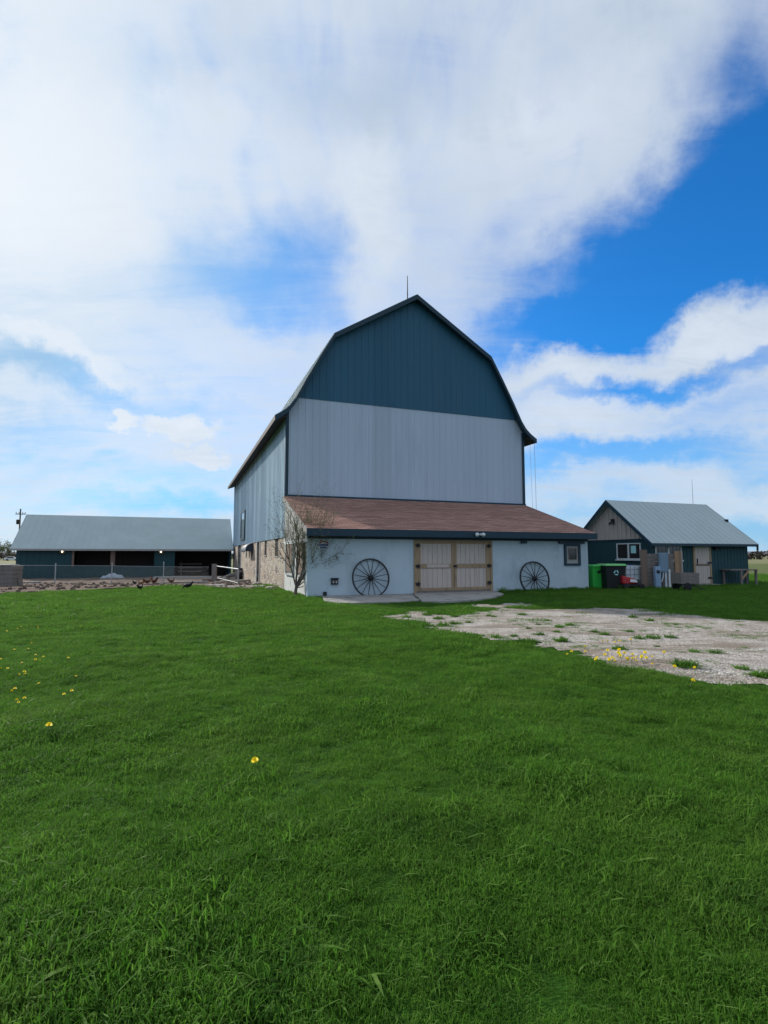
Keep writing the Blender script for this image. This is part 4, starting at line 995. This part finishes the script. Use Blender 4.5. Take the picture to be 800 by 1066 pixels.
# bare small tree at the lean-to corner
rng = random.Random(12); tp = depth_pt(307.5, 619, 21.1)
tr = empty('bare_tree', (tp[0], tp[1], 0), 0, 'small many stemmed tree, nearly bare, at the left corner of the lean-to', 'tree')
w = MB(); tips = []
w.tube([(0, 0, -.1), (.01, 0, .12), (.04, -.02, .35)], [.085, .065, .06], 8)
for d, L, r in (((-.10, -.02, 1), 2.3, .036), ((.05, -.08, 1), 2.5, .042), ((.22, -.08, 1), 2.3, .036), ((.38, -.15, 1), 2.1, .034), ((.75, -.3, .75), 1.9, .026), ((.12, -.18, 1), 2.4, .032), ((.62, -.25, .9), 1.9, .028), ((.85, -.28, .55), 1.6, .024), ((1, -.2, .2), 1.3, .02), ((.5, -.28, .7), 1.7, .022), ((-.05, -.25, 1), 2.0, .026)):
    grow(w, tips, (.04, -.02, .32), d, L, r, 2, rng, .10, .42, 6, .003)
w.build('trunk', M['bark'], tr, fix=False)
leaves(tips, 8000, .024, .07, rng).build('crown', M['leaf'], tr, fix=False)
# far trees beyond the left shed
for k, (px, Y_, h) in enumerate(((-95, 200, 7.5), (-72, 190, 6.2), (-50, 205, 7.2), (-33, 195, 6.4), (-18, 210, 7.0), (-6, 195, 6.0), (4, 205, 6.8), (9.5, 215, 5.2))):
    rng = random.Random(40 + k); p = depth_pt(px, 582, Y_)
    t = empty('field_tree', (p[0], p[1], -.35), 0, 'leafing tree in the row far beyond the left shed', 'tree', 'trees in the row far beyond the left shed')
    w = MB(); tips = []
    for j in range(3): grow(w, tips, (0, 0, -.3), (rng.gauss(0, .25), rng.gauss(0, .25), 1), h * .72, .16, 2, rng, .1, .6, 4, .03)
    w.build('trunk', M['bark'], t, fix=False); leaves(tips, 650, .26, .35, rng).build('crown', M['farleaf'], t, fix=False)
# hedge rows and hills at the horizon
def hedge(name, pts, h, dens, size, seed, m, label=None):
    rng = random.Random(seed); w = MB()
    for (ax, ay), (bx, by) in zip(pts[:-1], pts[1:]):
        L = math.hypot(bx - ax, by - ay)
        for _ in range(int(L * dens)):
            t_ = rng.random(); x, y = ax + (bx - ax) * t_, ay + (by - ay) * t_
            top = h * (.55 + .75 * float(vnoise(np.array(x * .12), np.array(y * .12 + seed))))
            z = -.4 + top * rng.random() ** .7; c = Vector((x + rng.gauss(0, 1.2), y + rng.gauss(0, 1.2), z))
            a = Vector((rng.gauss(0, 1), rng.gauss(0, 1), rng.gauss(0, .8))).normalized(); b = a.cross(Vector((rng.gauss(0, 1), rng.gauss(0, 1), rng.gauss(0, 1)))).normalized(); s_ = size * rng.uniform(.5, 1.2)
            w.add([c - a * s_, c + b * s_ * .7, c + a * s_, c - b * s_ * .7], [(0, 1, 2, 3)])
    o = w.build(name, m, fix=False); tag(o, label, 'woods', kind='stuff'); return o
hedge('far_woods', [(-190, 245), (-120, 235), (-60, 240)], 2.6, 14, .8, 3, M['hedge'], 'low dark hedge row along the far field at the left horizon')
hedge('far_woods', [(70, 205), (150, 200), (260, 170)], 3.0, 14, .8, 4, M['hedge'], 'low brown wood along the far field at the right horizon')
def hill_mat():
    m, t, b, oc, pos = new_mat('distant_wooded_hill'); n = t.noise(pos, .01, 5, .7)
    t.put(b.inputs['Base Color'], t.mix(n, (.075, .085, .115, 1), (.11, .12, .14, 1))); b.inputs['Roughness'].default_value = 1; return m  # blue haze of distance is put into the base colour
w = MB(); rr = []
for a in np.linspace(R(-75), R(75), 150):
    s_, c_ = math.sin(a), math.cos(a); h = 6 + 7 * float(fbm(np.array(a * 6 + 9), np.array(2.), 4)) + 3.5 * float(sstep((a - .45) / .4))
    rr.append([(1400 * s_, 1400 * c_, -4), (1430 * s_, 1430 * c_, h * .7), (1500 * s_, 1500 * c_, h), (1700 * s_, 1700 * c_, h * .8), (1900 * s_, 1900 * c_, -4)])
w.rings(rr); o = w.build('hills', hill_mat()); tag(o, kind='structure')
# utility pole
p = depth_pt(18.6, 582, 112); pl = empty('utility_pole', (p[0], p[1], -.35), R(12), 'dark wooden utility pole rising behind the left shed roof', 'pole')
w = MB(); w.tube([(0, 0, -1), (0, 0, 11.7)], [.17, .13], 10); w.build('pole', M['bark'], pl)
w = MB(); w.box(-.9, 1.0, -.06, .06, 10.5, 10.68); w.build('crossarm', M['bark'], pl)
for x_ in (-.8, -.25, .45, .9):
    w = MB(); w.lathe([(.03, 10.68), (.05, 10.72), (.075, 10.80), (.05, 10.9), (.08, 10.95), (.001, 11.05)], (x_, 0, 0), 'z', 8); w.build('insulator', M['blackmetal'], pl)
w = MB(); w.lathe([(.001, 8.4), (.26, 8.45), (.28, 9.3), (.22, 9.42), (.001, 9.45)], (-.38, -.1, 0), 'z', 14); w.build('transformer', M['eave'], pl)
# white car far away
p = depth_pt(12.3, 582.5, 190); car = empty('parked_car', (p[0], p[1], -.35), R(25), 'white car far away at the left horizon, small', 'car')
w = MB(); bodyp = [(-2.1, .3), (2.1, .3), (2.15, .62), (1.95, .82), (1.1, .95), (.45, 1.45), (-1.2, 1.48), (-1.9, 1.0), (-2.15, .9)]; w.prism(bodyp, -.85, .85); w.build('body', M['whitepaint'], car, bevel=.05)
w = MB(); w.prism([(.95, .96), (.42, 1.38), (-1.1, 1.40), (-1.65, .98)], -.86, .86); w.build('window', M['glass'], car)
for x_ in (-1.3, 1.35):
    for s in (-1, 1):
        w = MB(); w.lathe([(.001, -.1), (.30, -.1), (.33, 0), (.30, .1), (.001, .1)], (x_, s * .8, .33), 'y', 16); w.build('wheel', M['rubber'], car)

# ------------------------------------------------------------------ grass
def grass_mat(name='lawn_blades', ca=(.036, .125, .010), cb=(.108, .265, .026), cc=(.16, .26, .06)):
    m, t, b, oc, pos = new_mat(name)
    oi = t.new('ShaderNodeObjectInfo')
    big = t.noise(pos, .45, 4, .6); mid = t.noise(pos, 3.2, 3)
    f = t.math('ADD', t.math('MULTIPLY', oi.outputs['Random'], .5), t.math('MULTIPLY_ADD', mid, .9, -.2))
    c = t.mix(t.ramp(f, .1, .9), (*ca, 1), (*cb, 1))
    c = t.mix(t.math('MULTIPLY', t.ramp(big, .48, .70), .55), c, (ca[0] * 1.7, ca[1] * 1.1, ca[2] * 1.1, 1))
    pat = t.ramp(t.noise(t.mapping(pos, loc=(11, 4, 0)), .75, 5, .65), .50, .72)
    c = t.mix(t.math('MULTIPLY', pat, .5), c, (.155, .27, .045, 1))
    pat2 = t.ramp(t.noise(t.mapping(pos, loc=(3, 14, 0)), 1.3, 4, .6), .55, .72)
    c = t.mix(t.math('MULTIPLY', pat2, .55), c, (.022, .09, .018, 1))
    at = t.new('ShaderNodeAttribute', attribute_name='tone', attribute_type='GEOMETRY')
    c = t.mix(at.outputs['Fac'], c, (*cc, 1))
    t.put(b.inputs['Base Color'], c); b.inputs['Roughness'].default_value = .6; b.inputs['Specular IOR Level'].default_value = .08
    tl = t.new('ShaderNodeBsdfTranslucent', {'Color': c}); mx = t.new('ShaderNodeMixShader', {0: .48, 1: b.outputs[0], 2: tl.outputs[0]})
    t.l.new(mx.outputs[0], m.node_tree.nodes['Material Output'].inputs[0]); return m
M['grass'] = grass_mat()
def blade_mesh(name, nb, rad, h0, h1, wd, lean, rng, dry=.06, broad=0.0):
    vs, fs, tone = [], [], []
    for k in range(nb):
        r = rad * math.sqrt(rng.random()); a = rng.uniform(0, 6.283); bx, by = r * math.cos(a), r * math.sin(a)
        h = rng.uniform(h0, h1); d = rng.uniform(0, 6.283); ln = abs(rng.gauss(0, lean)) * h; yaw = d + rng.gauss(0, .8)
        wx, wy = -math.sin(yaw), math.cos(yaw); w0 = wd * rng.uniform(.7, 1.3); lx, ly = math.cos(d) * ln, math.sin(d) * ln; b = len(vs)
        br = rng.random() < broad
        if br: h *= .5; w0 *= 2.6; lx *= 1.5; ly *= 1.5
        for (q, ww) in ((0, .8 if not br else .2), (.45, 1.0), (.8, .65 if not br else .9)):
            px, py, pz = bx + lx * q * q, by + ly * q * q, h * q
            vs += [(px - wx * w0 * ww, py - wy * w0 * ww, pz), (px + wx * w0 * ww, py + wy * w0 * ww, pz)]
        vs.append((bx + lx, by + ly, h * (.97 - .35 * min(1, ln / h))))
        fs += [(b, b + 1, b + 3, b + 2), (b + 2, b + 3, b + 5, b + 4), (b + 4, b + 5, b + 6)]
        tv = rng.random() ** 2 * .55 + (.6 if rng.random() < dry else 0)
        tone += [tv] * 7
    me = bpy.data.meshes.new(name); me.from_pydata(vs, [], fs)
    at = me.attributes.new('tone', 'FLOAT', 'POINT'); at.data.foreach_set('value', tone); me.materials.append(M['grass']); me.update(); return me
rng = random.Random(3)
kit = bpy.data.collections.new('grass_kit')          # not linked: only the scattered grass uses it
for k in range(10):
    if k < 6: me = blade_mesh('grass_clump', 62, .10, .02, .048 + .005 * k, .0021, .85, rng, .012, .07 if k % 2 else .02)
    else: me = blade_mesh('grass_clump', 80, .26, .025, .062, .0045, .75, rng, .02, .04)
    ob = bpy.data.objects.new('grass_clump_%02d' % k, me); kit.objects.link(ob)

def blocked(x, y):
    lx, ly = to_local(BARN0, x, y); b = (lx > -.05) & (lx < W + .1) & (ly > -.03) & (ly < LEN + 1)
    sx_, sy_ = to_local(SHED0, x, y); b |= (sx_ > -.05) & (sx_ < SL + .1) & (sy_ > -.05) & (sy_ < SW)
    e_ = .05 + 1.1 * np.maximum(0, fbm(x * 1.4 + 7, y * 1.4, 3) - .52); b |= (poly_sd(x, y, SLAB_A) > e_) | (poly_sd(x, y, SLAB_B) > e_ * .6)
    return b
def scatter(y0, y1, f0, f1, dens, smin, smax, ids):
    xm = .78 * y1 + 2.2; n = int(dens * 2 * xm * (y1 - y0)); x = RNG.uniform(-xm, xm, n); y = RNG.uniform(y0, y1, n)
    k = np.abs(x) < .78 * np.maximum(y, 0) + 2.0; k &= RNG.random(n) < np.clip((y - y0) / f0, 0, 1) * np.clip((y1 - y) / f1, 0, 1); x, y = x[k], y[k]
    k = ~blocked(x, y)
    gm = grav_mask(x, y) if y1 > 4 else np.full(x.shape, -9.)
    edge = np.clip(-gm / .5, 0, 1)
    k &= (RNG.random(x.size) < np.where(gm < -.12, .25 + .75 * edge, .0) + np.where((gm > -.12) & (gm < .5), .20 * (1 - np.clip(gm, 0, .5) / .5), 0) + np.where((gm > -.12) & (fbm(x * 1.3 + 40, y * 2.0, 4) > .585), .30, 0))
    if y1 > 18: k &= (pen_mask(x, y) < -.1) | ((pen_mask(x, y) < .5) & (RNG.random(x.size) < .06))
    x, y = x[k], y[k]; gmk = gm[k]
    lx_, ly_ = to_local(BARN0, x, y); short = np.where((lx_ > .3) & (lx_ < 9) & (ly_ < 0) & (ly_ > -5.5), .45, 1.0) * np.where((lx_ > 8.4) & (lx_ < 13.5) & (ly_ < 0) & (ly_ > -.3), 1.7, 1.0)
    tall = .30 + .6 * fbm(x * .9, y * .9, 4) + 1.0 * (fbm(x * 3.3 + 20, y * 3.3, 3) - .5) + .55 * fbm(x * 1.9 + 9, y * 2.6, 2); s_ = RNG.uniform(smin, smax, x.size) * tall * np.where(RNG.random(x.size) < .05, 1.5, 1.0) * np.where(gmk > -.15, .6, 1) * short
    return x, y, s_, RNG.choice(ids, x.size)
parts = [scatter(-1.3, 4.6, .01, 1.8, 580, .7, 1.1, range(6)), scatter(2.8, 9.5, 1.8, 2.6, 430, .75, 1.15, range(6)), scatter(6.8, 17, 2.6, 5.5, 260, .85, 1.3, range(6)),
         scatter(10.5, 27, 5.5, 4, 62, .85, 1.3, range(6, 10)), scatter(23, 44, 4, 1, 20, 1.1, 1.7, range(6, 10))]
gx_, gy_, gs_, gi_ = (np.concatenate(q) for q in zip(*parts))
me = bpy.data.meshes.new('lawn_grass'); me.vertices.add(len(gx_))
me.vertices.foreach_set('co', np.stack([gx_, gy_, gz(gx_, gy_) - .004], -1).astype(np.float32).ravel())
def attr(nm, typ, dat, key='value'):
    a = me.attributes.new(nm, typ, 'POINT'); a.data.foreach_set(key, dat.ravel())
attr('scl', 'FLOAT', gs_.astype(np.float32)); attr('idx', 'INT', gi_.astype(np.int32))
attr('rot', 'FLOAT_VECTOR', np.stack([RNG.normal(0, .10, len(gx_)), RNG.normal(0, .10, len(gx_)), RNG.uniform(0, 6.283, len(gx_))], -1).astype(np.float32), 'vector')
lawn = bpy.data.objects.new('lawn_grass', me); COL.objects.link(lawn); tag(lawn, 'short thick green lawn grass in front of the barn', 'grass', kind='stuff')
ng = bpy.data.node_groups.new('scatter_grass', 'GeometryNodeTree')
ng.interface.new_socket('Geometry', in_out='INPUT', socket_type='NodeSocketGeometry'); ng.interface.new_socket('Geometry', in_out='OUTPUT', socket_type='NodeSocketGeometry')
t = NT(ng); gi = t.new('NodeGroupInput'); go_ = t.new('NodeGroupOutput')
def named(nm, typ): 
    nd = t.new('GeometryNodeInputNamedAttribute', data_type=typ); nd.inputs[0].default_value = nm; return next(o for o in nd.outputs if o.enabled)
ci = t.new('GeometryNodeCollectionInfo'); ci.inputs[0].default_value = kit; ci.inputs['Separate Children'].default_value = True; ci.inputs['Reset Children'].default_value = True
ip = t.new('GeometryNodeInstanceOnPoints'); t.put(ip.inputs['Points'], gi.outputs[0]); t.put(ip.inputs['Instance'], ci.outputs[0]); ip.inputs['Pick Instance'].default_value = True
t.put(ip.inputs['Instance Index'], named('idx', 'INT')); t.put(ip.inputs['Scale'], named('scl', 'FLOAT'))
e2r = t.new('FunctionNodeEulerToRotation'); t.put(e2r.inputs[0], named('rot', 'FLOAT_VECTOR')); t.put(ip.inputs['Rotation'], e2r.outputs[0])
t.put(go_.inputs[0], ip.outputs[0])
md = lawn.modifiers.new('scatter', 'NODES'); md.node_group = ng
print('grass clumps', len(gx_))

# ------------------------------------------------------------------ weeds and dandelions
rng = random.Random(9)
wm = [blade_mesh('weed_clump', 90, .13, .05, .16, .006, .9, rng, .02, .35) for _ in range(4)]
wpx = [(380 + x / 3.636, 610 + y / 3.636, s_) for x, y, s_ in ((157, 120, 1), (237, 113, 1), (277, 127, 1), (236, 153, 1.15), (295, 153, 1.15), (340, 118, 1), (340, 146, .9), (395, 141, .7), (280, 109, .6), (597, 112, .9), (690, 134, .5), (777, 151, .8),
       (660, 187, .8), (742, 212, 1), (725, 177, .6), (735, 159, .8), (622, 164, .5), (625, 214, .9), (600, 213, .8), (565, 192, .6), (500, 198, .9), (470, 116, .6), (490, 119, .6), (655, 149, .5))] + \
      [(580 + x / 3.636, 640 + y / 3.636, s_) for x, y, s_ in ((287, 12, .9), (350, 25, .8), (50, 41, .6), (275, 66, .7), (315, 93, .9), (365, 92, 1), (430, 89, .9), (145, 68, .7), (180, 77, .8), (20, 102, .8), (478, 198, 1.1), (505, 198, 1.1), (600, 147, .7), (520, 143, .6), (235, 134, .9), (770, 235, .9), (790, 240, .9), (700, 208, .7), (735, 281, .7), (380, 123, .4), (450, 40, .4), (685, 64, .3))]
for k, (px, py, s_) in enumerate(wpx):
    p = ground_pt(px, py); o = bpy.data.objects.new('weed_clump', wm[k % 4]); COL.objects.link(o); o.location = (p[0], p[1], p[2] + .008); o.rotation_euler = (0, 0, rng.uniform(0, 6.28)); o.scale = (s_ * .95, s_ * .95, s_ * .72)
    tag(o, 'low green weed clump growing in the bare gravel', 'weed', 'weed clumps in the gravel')
for k, lx_ in enumerate((8.6, 8.95, 9.35, 10.9, 11.15, 11.9, 12.2, 12.45, 13.1, 13.5)):
    q = barn_w(lx_, -.14 - .05 * (k % 2)); o = bpy.data.objects.new('weed_clump', wm[k % 4]); COL.objects.link(o); o.location = (q[0], q[1], 0); s_ = rng.uniform(.9, 1.7); o.rotation_euler = (0, 0, rng.uniform(0, 6.28)); o.scale = (s_, s_, s_ * 1.1)
    tag(o, 'rough grass tuft growing at the foot of the lean-to wall by the right wheel', 'weed', 'grass tufts along the lean-to wall')
def dandelion_proto():
    t = empty('dandelion', (0, 0, -50)); t.rotation_euler = (0, 0, 0)
    w = MB(); w.tube([(0, 0, 0), (.004, .003, .05), (.002, 0, .105)], [.0035, .003, .003], 5); w.build('stem', M['stem'], t)
    w = MB()
    for ring, (n, r, z0, z1) in enumerate(((16, .024, .102, .108), (14, .021, .106, .119), (12, .015, .110, .127), (8, .009, .112, .132), (4, .004, .112, .134))):
        for k in range(n):
            a = 6.283 * k / n + ring * .3; c, s_ = math.cos(a), math.sin(a); wd = .0042
            w.add([(.002 * c - s_ * wd * .5, .002 * s_ + c * wd * .5, z0), (r * c - s_ * wd, r * s_ + c * wd, z1), (r * 1.05 * c, r * 1.05 * s_, z1), (r * c + s_ * wd, r * s_ - c * wd, z1), (.002 * c + s_ * wd * .5, .002 * s_ - c * wd * .5, z0)], [(0, 1, 2, 3, 4)])
    w.lathe([(.001, .100), (.007, .103), (.009, .108), (.001, .110)], n=8); w.build('flower', M['yellow'], t, fix=False)
    return t
dp = dandelion_proto()
left = ((30, 62), (70, 47), (87, 42), (100, 57), (162, 40), (160, 47), (200, 60), (340, 42), (135, 108), (60, 130), (120, 128), (150, 156), (182, 170), (148, 182), (168, 184), (12, 177), (98, 193), (8, 214), (35, 213), (78, 236), (96, 230), (107, 229), (172, 258), (62, 286), (48, 298), (282, 173), (318, 232), (272, 304), (300, 296), (68, 338), (78, 347), (103, 330))
clus = ((190, 135), (237, 135), (232, 150), (257, 160), (280, 155), (300, 160), (328, 165), (343, 163), (365, 160), (362, 180), (310, 172), (222, 165), (200, 176), (225, 184), (160, 172), (150, 160), (112, 130), (40, 135), (55, 133), (100, 110), (175, 98), (190, 88), (238, 90), (225, 98), (282, 90), (405, 150), (270, 170), (245, 145), (210, 155), (185, 150), (262, 165), (335, 150), (248, 158), (230, 143), (318, 158), (285, 165))
dl = [((x / 4, 640 + y / 4), 'yellow dandelion scattered in the lawn at the left edge', 'dandelions scattered in the left lawn') for x, y in left] + \
     [((580 + x / 3.636, 640 + y / 3.636), 'yellow dandelion in the cluster at the near edge of the gravel', 'dandelions clustered at the gravel edge') for x, y in clus] + \
     [((267, 788), 'single yellow dandelion standing alone in the middle of the lawn, nearest the viewer', None), ((48.2, 759), 'single yellow dandelion low at the left, apart from the scattered ones above it', None),
      ((580 + 502 / 3.636, 640 + 248 / 3.636), 'yellow dandelion on the grass edge below the right end of the gravel cluster', None), ((580 + 437 / 3.636, 640 + 192 / 3.636), 'yellow dandelion left of the big weed clump in the gravel', None), ((580 + 523 / 3.636, 640 + 198 / 3.636), 'yellow dandelion right of the big weed clump in the gravel', None)]
for k, ((px, py), lb, gr) in enumerate(dl):
    # flower heads stand about 10 cm above the ground: place the foot so the head is where the flower is
    d = ray(px, py); tt = (.10 - EYE) / d[2]; x, y = d[0] * tt, d[1] * tt
    o = dp if k == 0 else copy_tree(dp); hs = (.62 if 'left' in gr else .88) * rng.uniform(.8, 1.2) if gr else 1.0
    o.location = (x, y, float(gz(x, y))); o.rotation_euler = (rng.gauss(0, .2), rng.gauss(0, .2), rng.uniform(0, 6.28)); o.scale = (hs * 1.1, hs * 1.1, hs * .95); tag(o, lb, 'dandelion', gr)

# ================================================================== SKY AND LIGHT
SUN_AZ, SUN_EL = R(-48), R(28)
sd = Vector((math.sin(SUN_AZ) * math.cos(SUN_EL), math.cos(SUN_AZ) * math.cos(SUN_EL), math.sin(SUN_EL)))
sun = bpy.data.lights.new('sun', 'SUN'); sun.energy = 5.0; sun.angle = R(2); sun.color = (1.0, .95, .86)
so_ = bpy.data.objects.new('sun', sun); COL.objects.link(so_); so_.rotation_euler = sd.to_track_quat('Z', 'Y').to_euler(); so_.location = (-40, 20, 60)
world = bpy.data.worlds.new('World'); scene.world = world; world.use_nodes = True
t = NT(world.node_tree); bg = world.node_tree.nodes['Background']
sky = t.new('ShaderNodeTexSky', sky_type='NISHITA', sun_disc=False, sun_elevation=SUN_EL, sun_rotation=SUN_AZ, altitude=200, air_density=1.0, dust_density=.3, ozone_density=3.0)
dirv = t.new('ShaderNodeTexCoord').outputs['Generated']
xyz = t.new('ShaderNodeSeparateXYZ', {0: dirv}); X_, Y_, Z_ = xyz.outputs
az = t.math('ARCTAN2', X_, Y_); el = t.math('ARCSINE', Z_)
zz = t.math('ADD', t.math('MAXIMUM', Z_, 0.0), .16)
plane = t.new('ShaderNodeCombineXYZ', {0: t.math('DIVIDE', X_, zz), 1: t.math('DIVIDE', Y_, zz), 2: 0.0}).outputs[0]
# wind-drawn cirrus: noise on the flat cloud layer, drawn out along one wind direction
wind = t.mapping(plane, rot=(0, 0, R(28)), scale=(.75, 2.3, 1))
n_big = t.noise(wind, .9, 7, .60, .6)
n_fine = t.noise(t.mapping(plane, rot=(0, 0, R(-35)), scale=(1.0, 2.6, 1)), 2.0, 9, .66, 1.2)
n_puff = t.noise(t.mapping(plane, rot=(0, 0, R(60)), scale=(1, 1.6, 1)), 2.4, 8, .62, .3)
ae = t.new('ShaderNodeCombineXYZ', {0: az, 1: el, 2: 0.0}).outputs[0]
warp = t.new('ShaderNodeTexNoise', {'Vector': ae, 'Scale': 4.0, 'Detail': 6.0, 'Roughness': .62}).outputs[1]
wv = t.new('ShaderNodeVectorMath', {0: warp, 1: (.5, .5, .5)}, operation='SUBTRACT').outputs[0]
wv = t.new('ShaderNodeVectorMath', {0: wv, 3: .26}, operation='SCALE').outputs[0]
aew = t.new('ShaderNodeVectorMath', {0: ae, 1: wv}, operation='ADD').outputs[0]
aew = t.new('ShaderNodeVectorMath', {0: aew, 1: (1, 1, 0)}, operation='MULTIPLY').outputs[0]
def azel(px, py):
    d = ray(px, py); return math.atan2(d[0], d[1]), math.asin(d[2] / np.linalg.norm(d))
def blob(acc, px, py, rx, ry, ang, wgt):
    """one cloud bank or gap, given by where it lies in the sky"""
    a0, e0 = azel(px, py); c, s_ = math.cos(R(ang)), math.sin(R(ang))
    a1, e1 = azel(px + rx * c, py - rx * s_); a2, e2 = azel(px - ry * s_, py - ry * c)
    l1, l2 = math.hypot(a1 - a0, e1 - e0), math.hypot(a2 - a0, e2 - e0)
    mp = t.mapping(aew, loc=(a0, e0, 0), rot=(0, 0, math.atan2(e1 - e0, a1 - a0)), scale=(l1, l2, 1), typ='TEXTURE')
    g = t.new('ShaderNodeTexGradient', {0: mp}, gradient_type='SPHERICAL').outputs[1]
    g = t.math('SMOOTH_MAX', g, 0.0, .25)
    return t.math('MULTIPLY_ADD', g, wgt, acc)
BLOBS = [(278, 282, 150, 95, -8, -.58), (235, 310, 130, 70, 0, -.20),
         (720, 265, 330, 125, 22, -1.55), (575, 350, 190, 60, 14, -.75), (800, 130, 150, 150, 60, -.60), (730, 140, 150, 60, 40, -.15),
         (90, 402, 190, 30, -13, -.52), (15, 385, 100, 30, -10, -.30), (15, 445, 120, 28, 0, -.30), (205, 522, 150, 22, 3, -.60), (110, 485, 170, 20, 0, -.22),
         (670, 403, 220, 20, 10, -.75), (655, 470, 220, 24, 8, -.85), (570, 490, 110, 30, 0, -.22), (790, 480, 100, 22, 5, -.5), (790, 545, 130, 30, 0, -.9), (600, 530, 120, 22, 4, -.45), (535, 305, 90, 100, 30, -.30), (700, 432, 160, 18, 8, -.3),
         (383, 230, 46, 170, 3, .45), (745, 348, 150, 42, 14, .95), (575, 392, 130, 34, 8, .65), (620, 440, 160, 30, 8, .35),
         (0, 170, 220, 220, 0, .35), (540, 120, 240, 90, 24, .25), (195, 443, 52, 14, -6, 1.1), (225, 470, 30, 9, -8, 1.0), (126, 436, 24, 8, 0, .9), (100, 392, 110, 18, -20, .55)]
fa, fe = azel(392, 345)                       # high cirrus fans out from over the barn
dfx, dfy = t.math('SUBTRACT', az, fa), t.math('SUBTRACT', el, fe)
fan = t.new('ShaderNodeCombineXYZ', {0: t.math('MULTIPLY', t.math('ARCTAN2', dfx, dfy), 1.5), 1: t.math('MULTIPLY', t.math('SQRT', t.math('ADD', t.math('MULTIPLY', dfx, dfx), t.math('MULTIPLY', dfy, dfy))), 2.0), 2: 0.0}).outputs[0]
n_fan = t.noise(fan, 2.0, 5, .52, .9)
up_ = t.math('MULTIPLY', t.ramp(el, .38, .75), t.ramp(t.math('ADD', t.math('MULTIPLY', dfx, dfx), t.math('MULTIPLY', dfy, dfy)), .01, .09))
dens = t.math('MULTIPLY_ADD', n_big, .65, .13); dens = t.math('MULTIPLY_ADD', n_fine, .70, dens)
dens = t.math('MULTIPLY_ADD', t.math('MULTIPLY', t.math('SUBTRACT', n_fan, .5), t.math('MULTIPLY', up_, 1.1)), 1.0, dens)
dens = t.math('MULTIPLY_ADD', up_, .14, dens)
for q in BLOBS: dens = blob(dens, *q)
cov = t.new('ShaderNodeMapRange', {0: dens, 1: -.05, 2: 1.0, 3: 0.0, 4: .94}, interpolation_type='SMOOTHSTEP').outputs[0]
# brightness of the cloud: thicker = greyer, towards the sun brighter
cosang = t.new('ShaderNodeVectorMath', {0: dirv, 1: tuple(sd)}, operation='DOT_PRODUCT').outputs['Value']
glow = t.math('POWER', t.math('MAXIMUM', cosang, 0.0), 6.0)
shade = t.ramp(t.math('ADD', t.math('MULTIPLY', n_big, .7), t.math('MULTIPLY', n_puff, .3)), .38, .68)
acc = t.new('ShaderNodeValue'); acc.outputs[0].default_value = 0.0; gr = acc.outputs[0]
for q in ((330, 60, 260, 110, 0, .8), (420, 130, 120, 120, 0, .4), (150, 40, 160, 60, 0, .5), (650, 30, 200, 60, 0, .3), (40, 490, 120, 50, 0, .4)): gr = blob(gr, *q)
wisp = t.math('ADD', t.math('MULTIPLY', t.math('MULTIPLY', t.math('SUBTRACT', n_fan, .48), up_), 2.2), t.math('MULTIPLY', t.math('SUBTRACT', n_fine, .48), 1.7))
gr = t.math('ADD', t.math('MULTIPLY', gr, .75), t.math('MULTIPLY_ADD', shade, .22, t.math('MULTIPLY', wisp, .75)), clamp=True)
ccol = t.mix(gr, (.74, .81, .89, 1), (.42, .53, .67, 1))
ccol = t.mix(t.math('MULTIPLY', glow, .8, clamp=True), ccol, (.95, .99, 1.04, 1))
hz_ = t.ramp(el, .02, .42)
skc = t.mix(1.0, sky.outputs[0], (.20, 1.10, 1.88, 1), 'MULTIPLY')
hzf = t.new('ShaderNodeMapRange', {0: el, 1: -.02, 2: .36, 3: .85, 4: 0.0}, interpolation_type='SMOOTHSTEP').outputs[0]
skc = t.mix(t.math('MAXIMUM', hzf, t.math('MULTIPLY', glow, 1.3, clamp=True)), skc, (3.5, 5.8, 8.4, 1))
out = t.mix(cov, skc, t.mix(1.0, ccol, (10, 10, 10, 1), 'MULTIPLY'))
t.put(bg.inputs[0], out); bg.inputs[1].default_value = .1

scene.view_settings.view_transform = 'Standard'; scene.view_settings.look = 'None'; scene.view_settings.gamma = 1.0; scene.view_settings.exposure = 0.0
scene.render.engine = 'CYCLES'; scene.cycles.max_bounces = 6; scene.cycles.transparent_max_bounces = 8
world.cycles.sampling_method = 'MANUAL'; world.cycles.sample_map_resolution = 512
